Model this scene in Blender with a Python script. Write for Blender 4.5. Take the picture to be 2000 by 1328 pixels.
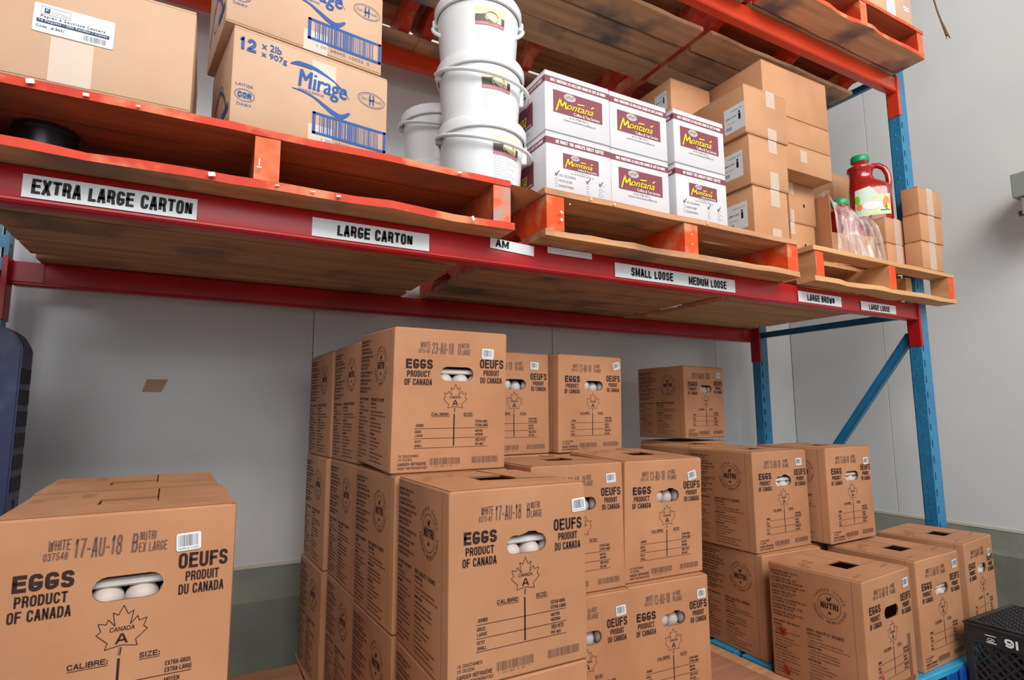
import bpy, bmesh, math, random
from mathutils import Vector, Matrix, Euler, noise
from mathutils.geometry import tessellate_polygon
random.seed(7)
S = bpy.context.scene
COL = S.collection
for o in list(bpy.data.objects): bpy.data.objects.remove(o)
R = math.radians

# ------------------------------------------------------------------ camera, world, light, exposure
cam = bpy.data.cameras.new('camera'); co = bpy.data.objects.new('camera', cam); COL.objects.link(co)
S.camera = co
cam.sensor_fit = 'HORIZONTAL'; cam.sensor_width = 36.0; cam.lens = 1123.17 / 2000 * 36.0
cam.clip_start = .02; cam.clip_end = 60
_p, _h, _r = R(7.208), R(28.477), R(-.308)
_f = Vector((math.sin(_h)*math.cos(_p), math.cos(_h)*math.cos(_p), math.sin(_p)))
_rt = Vector((math.cos(_h), -math.sin(_h), 0)); _up = _rt.cross(_f)
_r2 = math.cos(_r)*_rt + math.sin(_r)*_up; _u2 = -math.sin(_r)*_rt + math.cos(_r)*_up
M = Matrix((_r2, _u2, -_f)).transposed().to_4x4(); M.translation = (0, 0, .9925)
co.matrix_world = M
w = bpy.data.worlds.new('world'); S.world = w; w.use_nodes = True
bg = w.node_tree.nodes['Background']; bg.inputs[0].default_value = (.90, .95, 1.0, 1); bg.inputs[1].default_value = .52
def area(name, loc, target, sx, sy, watts, col):
    l = bpy.data.lights.new(name, 'AREA'); l.shape = 'RECTANGLE'; l.size = sx; l.size_y = sy; l.energy = watts; l.color = col
    o = bpy.data.objects.new(name, l); COL.objects.link(o); o.location = loc
    o.rotation_euler = (Vector(target) - Vector(loc)).to_track_quat('-Z', 'Y').to_euler()
    return o
area('aisle_ceiling_light', (1.1, -1.9, 4.1), (1.3, 2.0, 1.0), 4.8, 1.6, 240, (1, .97, .92))
area('doorway_daylight', (-.8, -3.4, 3.0), (1.3, 2.0, 1.0), 3.2, 1.6, 70, (.95, .98, 1))  # added cool fill light high in front of the rack, no doorway stands there
S.view_settings.view_transform = 'Standard'; S.view_settings.look = 'None'
S.view_settings.gamma = 1; S.view_settings.exposure = 0.0; S.view_settings.use_curve_mapping = False

# ------------------------------------------------------------------ materials
def srgb(r, g, b):
    f = lambda c: (c/255/12.92) if c/255 <= .04045 else ((c/255+.055)/1.055)**2.4
    return (f(r), f(g), f(b), 1)
def mat(name, c, rough=.6, c2=None, scale=(8, 8, 8), detail=4, metal=0, bump=0, bscale=60, lo=.35, hi=.65, rnd=0, spec=.5, c3=None, s3=3, coat=0):
    m = bpy.data.materials.new(name); m.use_nodes = True; nt = m.node_tree; N = nt.nodes; L = nt.links
    b = N['Principled BSDF']; b.inputs['Roughness'].default_value = rough; b.inputs['Metallic'].default_value = metal
    b.inputs['Specular IOR Level'].default_value = spec
    if coat: b.inputs['Coat Weight'].default_value = coat
    tc = N.new('ShaderNodeTexCoord'); oi = N.new('ShaderNodeObjectInfo')
    vm = N.new('ShaderNodeVectorMath'); vm.operation = 'SCALE'; vm.inputs['Scale'].default_value = 7.3
    L.new(oi.outputs['Location'], vm.inputs[0])
    va = N.new('ShaderNodeVectorMath'); va.operation = 'ADD'; L.new(tc.outputs['Object'], va.inputs[0]); L.new(vm.outputs[0], va.inputs[1])
    col = None
    if c2:
        mp = N.new('ShaderNodeMapping'); mp.inputs['Scale'].default_value = scale; L.new(va.outputs[0], mp.inputs[0])
        n = N.new('ShaderNodeTexNoise'); n.inputs['Scale'].default_value = 1; n.inputs['Detail'].default_value = detail; L.new(mp.outputs[0], n.inputs[0])
        mr = N.new('ShaderNodeMapRange'); mr.inputs[1].default_value = lo; mr.inputs[2].default_value = hi; L.new(n.outputs[0], mr.inputs[0])
        mx = N.new('ShaderNodeMix'); mx.data_type = 'RGBA'; mx.inputs[6].default_value = c; mx.inputs[7].default_value = c2
        L.new(mr.outputs[0], mx.inputs[0]); col = mx.outputs[2]
        if c3:
            n3 = N.new('ShaderNodeTexNoise'); n3.inputs['Scale'].default_value = s3; n3.inputs['Detail'].default_value = 6; L.new(va.outputs[0], n3.inputs[0])
            r3 = N.new('ShaderNodeMapRange'); r3.inputs[1].default_value = .52; r3.inputs[2].default_value = .66; L.new(n3.outputs[0], r3.inputs[0])
            m3 = N.new('ShaderNodeMix'); m3.data_type = 'RGBA'; m3.inputs[7].default_value = c3
            L.new(r3.outputs[0], m3.inputs[0]); L.new(col, m3.inputs[6]); col = m3.outputs[2]
    if rnd:
        hs = N.new('ShaderNodeHueSaturation'); rr = N.new('ShaderNodeMapRange'); rr.inputs[3].default_value = 1-rnd; rr.inputs[4].default_value = 1+rnd
        L.new(oi.outputs['Random'], rr.inputs[0]); L.new(rr.outputs[0], hs.inputs['Value'])
        if col: L.new(col, hs.inputs['Color'])
        else: hs.inputs['Color'].default_value = c
        col = hs.outputs[0]
    if col: L.new(col, b.inputs['Base Color'])
    else: b.inputs['Base Color'].default_value = c
    if bump:
        bn = N.new('ShaderNodeTexNoise'); bn.inputs['Scale'].default_value = bscale; bn.inputs['Detail'].default_value = 5
        mp2 = N.new('ShaderNodeMapping'); mp2.inputs['Scale'].default_value = tuple(s/max(scale) for s in scale); L.new(va.outputs[0], mp2.inputs[0]); L.new(mp2.outputs[0], bn.inputs[0])
        bp = N.new('ShaderNodeBump'); bp.inputs['Strength'].default_value = bump; bp.inputs['Distance'].default_value = .004
        L.new(bn.outputs[0], bp.inputs['Height']); L.new(bp.outputs[0], b.inputs['Normal'])
    return m
m_card = mat('egg_cardboard', srgb(183, 131, 95), .6, srgb(171, 119, 84), (6, 6, 5), 6, bump=.12, bscale=40, rnd=.05, spec=.35)
m_cardin = mat('cardboard_cut_edge', srgb(128, 92, 66), .9, spec=.1)
m_kraft = mat('kraft_cardboard', srgb(198, 148, 110), .65, srgb(188, 136, 98), (5, 5, 5), 5, bump=.1, bscale=30, rnd=.04, spec=.35)
m_kraft2 = mat('pale_kraft_cardboard', srgb(204, 168, 140), .6, srgb(196, 158, 128), (5, 5, 5), 5, bump=.08, bscale=30, spec=.35)
m_whitecard = mat('white_cardboard', srgb(212, 210, 214), .5, srgb(206, 204, 209), (5, 5, 5), 4)
m_ink = mat('black_brown_ink', srgb(52, 34, 34), .7, spec=.2)
m_inkf = mat('faded_stamp_ink', srgb(112, 82, 70), .7, spec=.2)
m_inkm = mat('small_print_ink', srgb(84, 54, 42), .7, spec=.2)
m_red_ink = mat('red_stamp_ink', srgb(176, 52, 34), .7, spec=.2)
m_blue_ink = mat('blue_ink', srgb(52, 92, 160), .6, spec=.2)
m_grey_ink = mat('grey_ink', srgb(120, 120, 130), .6, spec=.2)
m_lgrey_ink = mat('light_grey_ink', srgb(176, 180, 184), .6, spec=.2)
m_maroon = mat('maroon_ink', srgb(128, 62, 76), .5, spec=.3)
m_yellow = mat('yellow_ink', srgb(250, 226, 10), .5, spec=.3)
m_whiteink = mat('white_print', srgb(238, 238, 240), .5, spec=.3)
m_black = mat('black_lettering', srgb(22, 20, 22), .5, spec=.3)
m_navy = mat('navy_ink', srgb(40, 60, 90), .5, spec=.3)
m_paper = mat('white_paper_label', srgb(220, 223, 226), .45, spec=.4)
m_cream = mat('cream_print', srgb(232, 222, 176), .5)
m_dband = mat('dark_olive_print', srgb(84, 78, 68), .5)
m_pink = mat('pink_checked_print', srgb(196, 120, 136), .5)
m_gold = mat('gold_brown_print', srgb(176, 118, 70), .5)
m_tape = bpy.data.materials.new('clear_packing_tape'); m_tape.use_nodes = True
_n = m_tape.node_tree.nodes; _b = _n['Principled BSDF']; _b.inputs['Base Color'].default_value = srgb(236, 222, 208); _b.inputs['Alpha'].default_value = .5; _b.inputs['Roughness'].default_value = .22
def wood(name, a, b, c3=None, rough=.75, axis='x', **k):
    sc = {'x': (1.6, 30, 30), 'y': (30, 1.6, 30)}[axis]
    return mat(name, a, rough, b, sc, 7, bump=.35, bscale=22, lo=.3, hi=.7, rnd=.1, c3=c3, spec=.25, **k)
w_brown = wood('worn_brown_wood', srgb(204, 152, 112), srgb(160, 112, 80), srgb(124, 98, 80))
w_brown_y = wood('worn_brown_wood_lengthwise', srgb(196, 144, 106), srgb(158, 106, 78), srgb(176, 74, 44), axis='y')
w_red = wood('red_tinted_wood', srgb(186, 92, 58), srgb(150, 66, 42), srgb(126, 74, 56))
w_light = wood('pale_new_wood', srgb(214, 166, 118), srgb(190, 138, 94))
w_light_y = wood('pale_new_wood_lengthwise', srgb(214, 164, 116), srgb(188, 136, 92), axis='y')
w_grey = wood('weathered_tan_wood', srgb(222, 178, 138), srgb(184, 144, 112), srgb(112, 104, 104))
p_orange = mat('worn_orange_paint', srgb(238, 92, 38), .6, srgb(222, 72, 30), (14, 14, 14), 6, bump=.3, bscale=26, c3=srgb(206, 140, 104), s3=13, spec=.3)
p_redor = mat('red_orange_paint', srgb(210, 62, 34), .6, srgb(190, 52, 30), (12, 12, 12), 6, bump=.3, bscale=26, c3=srgb(214, 132, 92), s3=9, spec=.3)
p_end = mat('orange_stained_end_grain', srgb(222, 130, 96), .75, srgb(230, 96, 54), (18, 18, 18), 6, bump=.4, bscale=40, c3=srgb(176, 150, 142), s3=12, spec=.2)
m_beam = mat('red_powder_coat', srgb(180, 16, 26), .36, srgb(164, 12, 20), (5, 5, 5), 4)
m_beam2 = mat('orange_powder_coat', srgb(222, 66, 26), .4, srgb(208, 56, 22), (5, 5, 5), 4, coat=.1)
m_blue = mat('blue_rack_paint', srgb(36, 126, 172), .4, srgb(28, 112, 158), (9, 9, 9), 5, c3=srgb(58, 132, 168), s3=60, coat=.15)
m_dark = mat('dark_slot', srgb(20, 22, 26), .8)
m_wall = mat('insulated_wall_panel', srgb(222, 222, 222), .26, srgb(212, 213, 214), (2, 2, 2), 5, bump=.01, bscale=90, spec=.7, metal=.06)
m_wallr = mat('side_wall_panel', srgb(226, 227, 226), .42, srgb(218, 219, 220), (1.5, 1.5, 1.5), 5, bump=.03, bscale=60, spec=.5)
m_kerb = mat('green_grey_painted_concrete', srgb(128, 130, 118), .7, srgb(112, 114, 104), (4, 4, 4), 7, bump=.3, bscale=60, c3=srgb(136, 134, 120), s3=3)
m_ceil = mat('grey_ceiling', srgb(120, 120, 118), .9)
m_floor = mat('grey_concrete', srgb(168, 162, 152), .6, srgb(150, 146, 138), (3, 3, 3), 7, bump=.2, bscale=40)
m_caulk = mat('cream_caulk', srgb(206, 198, 182), .7)
m_plastic = mat('white_bucket_plastic', srgb(232, 234, 237), .3, spec=.5)
m_sauce = mat('red_sauce_plastic', srgb(172, 26, 22), .14, srgb(150, 18, 16), (9, 9, 9), 3, coat=.6)
m_green = mat('green_cap_plastic', srgb(12, 150, 96), .35)
m_crate = mat('black_crate_plastic', srgb(34, 34, 36), .42, srgb(46, 44, 46), (40, 40, 40), 3)
m_bluep = mat('blue_pallet_plastic', srgb(20, 84, 170), .4, srgb(16, 70, 150), (6, 6, 6), 4)
m_cyan = mat('pale_blue_plank_paint', srgb(60, 160, 200), .5, srgb(40, 140, 190), (6, 20, 6), 4)
m_navyp = mat('navy_pallet_plastic', srgb(30, 36, 76), .45, srgb(24, 30, 64), (8, 8, 8), 6, c3=srgb(48, 50, 80), s3=14)
m_egg = mat('white_eggs', srgb(190, 176, 170), .5)
m_tray = mat('grey_pulp_tray', srgb(208, 204, 198), .9, srgb(190, 186, 180), (30, 30, 30), 3)
m_brownsheet = mat('brown_slip_sheet', srgb(178, 122, 92), .7, srgb(160, 106, 78), (3, 40, 3), 5, bump=.15, bscale=30)
m_rope = mat('frayed_brown_cord', srgb(120, 84, 56), .9)
m_galv = mat('grey_green_metal', srgb(150, 160, 152), .5, metal=.3)
m_blackpl = mat('black_plastic', srgb(24, 26, 32), .3)
m_steel = mat('staple_steel', srgb(220, 220, 220), .35, metal=.7)
m_wrap = bpy.data.materials.new('clear_plastic_wrap'); m_wrap.use_nodes = True
_nt = m_wrap.node_tree; _N = _nt.nodes; _L = _nt.links; _b = _N['Principled BSDF']
_b.inputs['Base Color'].default_value = srgb(236, 224, 224); _b.inputs['Roughness'].default_value = .16; _b.inputs['Specular IOR Level'].default_value = .9
_tc = _N.new('ShaderNodeTexCoord'); _mp = _N.new('ShaderNodeMapping'); _mp.inputs['Scale'].default_value = (30, 30, 5)
_ns = _N.new('ShaderNodeTexNoise'); _ns.inputs['Detail'].default_value = 4; _ns.inputs['Scale'].default_value = 1
_mr = _N.new('ShaderNodeMapRange'); _mr.inputs[1].default_value = .4; _mr.inputs[2].default_value = .65; _mr.inputs[3].default_value = .14; _mr.inputs[4].default_value = .66
_L.new(_tc.outputs['Object'], _mp.inputs[0]); _L.new(_mp.outputs[0], _ns.inputs[0]); _L.new(_ns.outputs[0], _mr.inputs[0]); _L.new(_mr.outputs[0], _b.inputs['Alpha'])

# ------------------------------------------------------------------ helpers
def link(o, parent=None):
    COL.objects.link(o)
    if parent: o.parent = parent
    return o
def thing(name, label, cat, loc=(0, 0, 0), rot=(0, 0, 0), group=None):
    o = bpy.data.objects.new(name, None); o.empty_display_size = .05; COL.objects.link(o)
    o.location = loc; o.rotation_euler = rot; o['label'] = label; o['category'] = cat
    if group: o['group'] = group
    return o
def tag(o, label, cat, group=None):
    o['label'] = label; o['category'] = cat
    if group: o['group'] = group
    return o
def mobj(name, me, parent=None, loc=(0, 0, 0), rot=(0, 0, 0), label=None):
    o = bpy.data.objects.new(name, me); link(o, parent); o.location = loc; o.rotation_euler = rot
    if label: o['label'] = label
    return o
def fin(bm, name, mats, smooth=False):
    bmesh.ops.recalc_face_normals(bm, faces=bm.faces)
    me = bpy.data.meshes.new(name); bm.to_mesh(me); bm.free()
    for m in (mats if isinstance(mats, (list, tuple)) else [mats]): me.materials.append(m)
    if smooth:
        for p in me.polygons: p.use_smooth = True
        try: me.set_sharp_from_angle(angle=R(38))
        except Exception: pass
    return me
def bx(bm, x0, x1, y0, y1, z0, z1, bev=0, mi=0, seg=1):
    r = bmesh.ops.create_cube(bm, size=1); vs = r['verts']
    for v in vs:
        v.co = Vector((x0+(v.co.x+.5)*(x1-x0), y0+(v.co.y+.5)*(y1-y0), z0+(v.co.z+.5)*(z1-z0)))
    fs = set(f for v in vs for f in v.link_faces)
    for f in fs: f.material_index = mi
    if bev:
        es = list(set(e for v in vs for e in v.link_edges))
        bmesh.ops.bevel(bm, geom=es, offset=bev, segments=seg, affect='EDGES', profile=.5)
    return vs
def tube(bm, pts, r, n=10, mi=0, cap=True):
    pts = [Vector(p) for p in pts]; rings = []
    up = Vector((0, 0, 1))
    for i, p in enumerate(pts):
        t = (pts[min(i+1, len(pts)-1)] - pts[max(i-1, 0)]).normalized()
        if i == 0:
            a = t.orthogonal().normalized()
        else:
            a = (a - t*a.dot(t)).normalized()
        b = t.cross(a); rr = r[i] if isinstance(r, (list, tuple)) else r
        rings.append([bm.verts.new(p + rr*(math.cos(k*2*math.pi/n)*a + math.sin(k*2*math.pi/n)*b)) for k in range(n)])
    for i in range(len(rings)-1):
        for k in range(n):
            f = bm.faces.new((rings[i][k], rings[i][(k+1) % n], rings[i+1][(k+1) % n], rings[i+1][k])); f.material_index = mi
    if cap:
        bm.faces.new(rings[0]).material_index = mi; bm.faces.new(rings[-1]).material_index = mi
def lathe(bm, prof, n=48, mi=0, cx=0, cy=0):
    rings = []
    for r, z in prof:
        if r < 1e-6: rings.append([bm.verts.new((cx, cy, z))])
        else: rings.append([bm.verts.new((cx+r*math.cos(k*2*math.pi/n), cy+r*math.sin(k*2*math.pi/n), z)) for k in range(n)])
    for i in range(len(rings)-1):
        A, B = rings[i], rings[i+1]
        for k in range(n):
            k2 = (k+1) % n
            if len(A) == 1: f = bm.faces.new((A[0], B[k2], B[k]))
            elif len(B) == 1: f = bm.faces.new((A[k], A[k2], B[0]))
            else: f = bm.faces.new((A[k], A[k2], B[k2], B[k]))
            f.material_index = mi
def simple(name, parent, mats, fn, loc=(0, 0, 0), rot=(0, 0, 0), smooth=False, label=None):
    bm = bmesh.new(); fn(bm); return mobj(name, fin(bm, name, mats, smooth), parent, loc, rot, label)
def boxobj(name, parent, m, x0, x1, y0, y1, z0, z1, bev=.002, label=None, rot=(0, 0, 0)):
    c = ((x0+x1)/2, (y0+y1)/2, z0)
    return simple(name, parent, m, lambda bm: bx(bm, x0-c[0], x1-c[0], y0-c[1], y1-c[1], 0, z1-z0, bev), c, rot, label=label)

# ---- flat print built as thin geometry in the local XZ plane, facing -Y
_tcache = {}
def text_mesh(body, bold=0, shear=0, space=1, lead=1, align='LEFT'):
    key = (body, bold, shear, space, lead, align)
    if key in _tcache: return _tcache[key]
    cu = bpy.data.curves.new('t', 'FONT'); cu.body = body; cu.offset = bold; cu.shear = shear; cu.space_character = space
    cu.space_line = lead; cu.align_x = align; cu.resolution_u = 2; cu.fill_mode = 'FRONT'
    ob = bpy.data.objects.new('t', cu); COL.objects.link(ob); bpy.context.view_layer.update()
    me = bpy.data.meshes.new_from_object(ob.evaluated_get(bpy.context.evaluated_depsgraph_get()))
    V = [(v.co.x, v.co.y) for v in me.vertices]; F = [tuple(p.vertices) for p in me.polygons]
    bpy.data.objects.remove(ob); bpy.data.curves.remove(cu); bpy.data.meshes.remove(me)
    xs = [v[0] for v in V]; ys = [v[1] for v in V]
    x0, x1, y0, y1 = min(xs), max(xs), min(ys), max(ys)
    V = [((a-x0)/(x1-x0), (b-y0)/(y1-y0)) for a, b in V]
    _tcache[key] = (V, F, (x1-x0)/(y1-y0)); return _tcache[key]
_O = [(0, .24), (0, .76), (.10, .93), (.32, 1), (.68, 1), (.90, .93), (1, .76), (1, .24), (.90, .07), (.68, 0), (.32, 0), (.10, .07)]
GL = {
 'A': ([(0, 0), (.42, 1), (.58, 1), (1, 0)], [(.2, .30), (.8, .30)]),
 'B': ([(0, 0), (0, 1), (.70, 1), (.93, .88), (.93, .64), (.72, .53), (1, .40), (1, .14), (.75, 0), (0, 0)], [(.05, .53), (.72, .53)]),
 'C': ([(1, .70), (.98, .84), (.85, .96), (.66, 1), (.32, 1), (.10, .93), (0, .76), (0, .24), (.10, .07), (.32, 0), (.66, 0), (.87, .05), (.98, .17), (1, .32)],),
 'D': ([(0, 0), (0, 1), (.62, 1), (.90, .90), (1, .70), (1, .30), (.90, .10), (.62, 0), (0, 0)],),
 'E': ([(1, 1), (0, 1), (0, 0), (1, 0)], [(0, .53), (.9, .53)]), 'F': ([(1, 1), (0, 1), (0, 0)], [(0, .52), (.88, .52)]),
 'G': ([(1, .76), (.96, .88), (.83, .97), (.66, 1), (.32, 1), (.10, .93), (0, .76), (0, .24), (.10, .07), (.32, 0), (.60, 0), (.80, .05), (1, .16), (1, .42), (.58, .42)],),
 'H': ([(0, 0), (0, 1)], [(1, 0), (1, 1)], [(0, .53), (1, .53)]), 'I': ([(.5, 0), (.5, 1)],), 'J': ([(1, 1), (1, .24), (.86, .05), (.60, 0), (.35, 0), (.10, .06), (0, .26)],),
 'K': ([(0, 0), (0, 1)], [(1, 1), (.08, .42)], [(.35, .62), (1, 0)]), 'L': ([(0, 1), (0, 0), (1, 0)],),
 'M': ([(0, 0), (0, 1)], [(.04, .97), (.5, .12), (.96, .97)], [(1, 1), (1, 0)]), 'N': ([(0, 0), (0, 1)], [(.02, .97), (.98, .03)], [(1, 0), (1, 1)]),
 'P': ([(0, 0), (0, 1), (.70, 1), (.94, .88), (1, .73), (.94, .56), (.70, .45), (0, .45)],), 'Q': ([(.6, .22), (1, -.08)],),
 'R': ([(0, 0), (0, 1), (.70, 1), (.94, .90), (.97, .73), (.92, .57), (.70, .48), (0, .48)], [(.62, .46), (.85, .38), (.92, .20), (1, 0)]),
 'S': ([(.98, .74), (.92, .90), (.70, 1), (.30, 1), (.07, .92), (.01, .75), (.08, .60), (.30, .54), (.72, .47), (.94, .38), (1, .24), (.92, .08), (.70, 0), (.28, 0), (.06, .08), (0, .26)],),
 'T': ([(0, 1), (1, 1)], [(.5, 0), (.5, 1)]), 'U': ([(0, 1), (0, .24), (.10, .07), (.32, 0), (.68, 0), (.90, .07), (1, .24), (1, 1)],),
 'V': ([(0, 1), (.44, 0), (.56, 0), (1, 1)],), 'W': ([(0, 1), (.20, 0), (.30, 0), (.5, .85), (.70, 0), (.80, 0), (1, 1)],), 'X': ([(0, 0), (1, 1)], [(0, 1), (1, 0)]),
 'Y': ([(0, 1), (.5, .42), (1, 1)], [(.5, 0), (.5, .42)]), 'Z': ([(0, 1), (1, 1), (0, 0), (1, 0)],),
 '1': ([(.1, .74), (.55, 1), (.6, 1), (.6, 0)],), '2': ([(.02, .72), (.10, .92), (.35, 1), (.68, 1), (.94, .90), (1, .72), (.90, .52), (.05, .10), (0, 0), (1, 0)],),
 '3': ([(.02, .78), (.12, .95), (.40, 1), (.75, .98), (.95, .84), (.93, .64), (.70, .54), (.40, .54), (.72, .52), (.97, .40), (1, .20), (.82, .03), (.40, 0), (.12, .05), (0, .24)],),
 '4': ([(.78, 0), (.78, 1), (.70, 1), (0, .30), (1, .30)],), '5': ([(.92, 1), (.12, 1), (.04, .50), (.35, .62), (.72, .60), (.95, .45), (1, .26), (.88, .06), (.60, 0), (.30, 0), (.08, .08), (0, .24)],),
 '6': ([(.95, .78), (.85, .94), (.60, 1), (.32, .98), (.08, .84), (0, .60), (0, .24), (.12, .06), (.36, 0), (.68, 0), (.92, .08), (1, .28), (.94, .48), (.70, .58), (.35, .58), (.05, .42)],),
 '7': ([(0, 1), (1, 1), (.55, .45), (.36, 0)],), '8': ([(.30, .53), (.07, .66), (.06, .86), (.30, 1), (.70, 1), (.94, .86), (.93, .66), (.70, .53), (.30, .53), (.03, .40), (0, .16), (.28, 0), (.72, 0), (1, .16), (.97, .40), (.70, .53)],),
 '-': ([(.1, .42), (.9, .42)],), ':': ([(.5, .0), (.5, .12)], [(.5, .55), (.5, .67)]), ';': ([(.4, -.12), (.55, .12)], [(.5, .55), (.5, .67)]), '.': ([(.5, 0), (.5, .10)],), ',': ([(.35, -.14), (.55, .10)],),
 "'": ([(.5, .75), (.5, 1)],), '/': ([(0, 0), (1, 1)],)}
GL['O'] = GL['0'] = (_O+[_O[0]],); GL['Q'] = (_O+[_O[0]], [(.6, .22), (1, -.08)]); GL['É'] = GL['E']+([(.4, 1.16), (.7, 1.36)],); GL['È'] = GL['E']+([(.6, 1.16), (.3, 1.36)],)
GL['9'] = tuple([(1-a, 1-b) for a, b in st] for st in GL['6'])
GW = {'I': .30, 'M': 1.30, 'W': 1.40, '-': .65, ':': .32, ';': .32, '.': .3, ',': .3, "'": .3, '1': .75, 'J': .9, 'L': .92, 'F': .92, ' ': .55, '/': .6, 'T': 1.0}
class Pr:
    def strip(s, pts, w, m, L=0):
        n = len(pts); closed = pts[0] == pts[-1]
        if closed: pts = pts[:-1]; n -= 1
        P2 = [Vector(p) for p in pts]; V = []
        for i in range(n):
            a = P2[i]-P2[i-1] if (closed or i > 0) else P2[1]-P2[0]; b = P2[(i+1) % n]-P2[i] if (closed or i < n-1) else P2[-1]-P2[-2]
            a = a.normalized(); b = b.normalized(); na = Vector((-a.y, a.x)); nb = Vector((-b.y, b.x)); mm = na+nb
            if mm.length < .2: mm = na
            mm.normalize(); k = min(1.7, 1/max(.3, mm.dot(na))); o_ = mm*w/2*k
            V.append(tuple(P2[i]+o_)); V.append(tuple(P2[i]-o_))
        F = [(2*i, 2*i+1, 2*((i+1) % n)+1, 2*((i+1) % n)) for i in range(n if closed else n-1)]
        s.raw(V, F, m, L)
    def caps(s, body, x0, z0, x1, z1, m, t=.16, L=0, shear=0, gap=.075):
        h = z1-z0; adv = [GW.get(c, 1.0) for c in body]; tot = sum(adv)+gap*2*(len(body)-1); u = (x1-x0)/tot; x = x0; w = t*h
        w = min(w, u*(.42 if gap < .07 else .35))
        for c, a in zip(body, adv):
            cw = a*u
            for st in GL.get(c, ()):
                iw = max(0, cw-w)
                pts = []
                for p, q in st:
                    zz = z0+w/2+q*(h-w); xx = x+w/2+p*iw if c not in 'I:;.,' else x+cw*p
                    pts.append((xx+shear*(zz-z0), zz))
                # butt ends at the outline: lengthen open straight strokes by half a width
                if pts[0] != pts[-1]:
                    for e, f in ((0, 1), (-1, -2)):
                        d = Vector(pts[e])-Vector(pts[f])
                        if abs(d.x) < 1e-7 or abs(d.y) < 1e-7: d = d.normalized()*w/2; pts[e] = (pts[e][0]+d.x, pts[e][1]+d.y)
                        elif len(st) <= 4 and st[e][1] in (0, 1) and abs(d.y) > abs(d.x)*.4 and c in 'XKVWYAZR/M': d = d*(w/2/abs(d.y)); pts[e] = (pts[e][0]+d.x, pts[e][1]+d.y)
                s.strip(pts, w, m, L)
            x += cw+gap*2*u
    def __init__(s): s.v = []; s.f = []; s.m = []; s.mi = []
    def _m(s, m):
        if m not in s.m: s.m.append(m)
        return s.m.index(m)
    def raw(s, V, F, m, L=0):
        b = len(s.v); i = s._m(m); y = -.0005 - .0005*L
        s.v += [(a, y, c) for a, c in V]
        for f in F: s.f.append(tuple(b+k for k in f)); s.mi.append(i)
    def poly(s, pts, m, L=0): s.raw(pts, [tuple(range(len(pts)))], m, L)
    def tess(s, pts, m, L=0):
        t = tessellate_polygon([[Vector((a, b, 0)) for a, b in pts]]); s.raw(pts, [tuple(x) for x in t], m, L)
    def rect(s, x0, z0, x1, z1, m, L=0): s.poly([(x0, z0), (x1, z0), (x1, z1), (x0, z1)], m, L)
    def rrect(s, x0, z0, x1, z1, r, m, L=0, ang=0):
        pts = []
        for cx, cz, a0 in ((x1-r, z0+r, -90), (x1-r, z1-r, 0), (x0+r, z1-r, 90), (x0+r, z0+r, 180)):
            for k in range(4): a = R(a0+k*30); pts.append((cx+r*math.cos(a), cz+r*math.sin(a)))
        s.poly(pts, m, L)
    def line(s, p, q, w, m, L=0):
        d = Vector((q[0]-p[0], q[1]-p[1])).normalized(); n = Vector((-d.y, d.x))*w/2
        s.poly([(p[0]-n.x, p[1]-n.y), (q[0]-n.x, q[1]-n.y), (q[0]+n.x, q[1]+n.y), (p[0]+n.x, p[1]+n.y)], m, L)
    def pline(s, pts, w, m, closed=True, L=0):
        for i in range(len(pts) if closed else len(pts)-1): s.line(pts[i], pts[(i+1) % len(pts)], w, m, L)
    def ring(s, cx, cz, rx, rz, w, m, L=0, n=40, a0=0, a1=360):
        V = []; F = []
        for k in range(n+1):
            a = R(a0+(a1-a0)*k/n); V.append((cx+rx*math.cos(a), cz+rz*math.sin(a))); V.append((cx+(rx-w)*math.cos(a), cz+(rz-w)*math.sin(a)))
        for k in range(n): F.append((2*k, 2*k+1, 2*k+3, 2*k+2))
        s.raw(V, F, m, L)
    def disc(s, cx, cz, rx, rz, m, L=0, n=28): s.poly([(cx+rx*math.cos(2*math.pi*k/n), cz+rz*math.sin(2*math.pi*k/n)) for k in range(n)], m, L)
    def text(s, body, x0, z0, x1, z1, m, bold=0, L=0, shear=0, space=1, lead=1, align='LEFT', rot=0):
        V, F, a = text_mesh(body, 0, shear, space, lead, align)
        if bold > .008 and not rot:
            dx = bold*1.3*(z1-z0)/max(1, body.count('\n')+1); s.raw([(x0+dx+u*(x1-x0-dx), z0+v*(z1-z0)) for u, v in V], F, m, L+.4); x1 = x1-dx
        V = [(x0+u*(x1-x0), z0+v*(z1-z0)) for u, v in V]
        if rot:
            c, sn = math.cos(R(rot)), math.sin(R(rot)); V = [(x0+(a_-x0)*c-(b_-z0)*sn, z0+(a_-x0)*sn+(b_-z0)*c) for a_, b_ in V]
        s.raw(V, F, m, L)
    def arctext(s, body, cx, cz, r, h, a0, a1, m, bold=.01, L=0):
        n = len(body)
        for i, ch in enumerate(body):
            if ch == ' ': continue
            a = R(a0+(a1-a0)*i/max(1, n-1)); V, F, asp = text_mesh(ch, 0)
            hh = h; ww = min(asp*h*.9, h*.85)
            out = []
            sg = 1 if a1 < a0 else -1
            for u, v in V:
                lx = (u-.5)*ww; lz = (v-.5)*hh
                ca, sa = math.cos(a), math.sin(a)
                rr = r+lz*sg
                out.append((cx+rr*ca+lx*sa*sg, cz+rr*sa-lx*ca*sg))
            s.raw(out, F, m, L)
    def barcode(s, x0, z0, x1, z1, m, n=40, seed=1, L=0, fill=.5):
        rg = random.Random(seed); x = x0; st = (x1-x0)/n
        while x < x1-st:
            w_ = st*rg.choice((.4, .6, 1.1)); s.rect(x, z0, min(x+w_, x1), z1, m, L); x += w_+st*rg.choice((.45, .7, 1.1))
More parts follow.
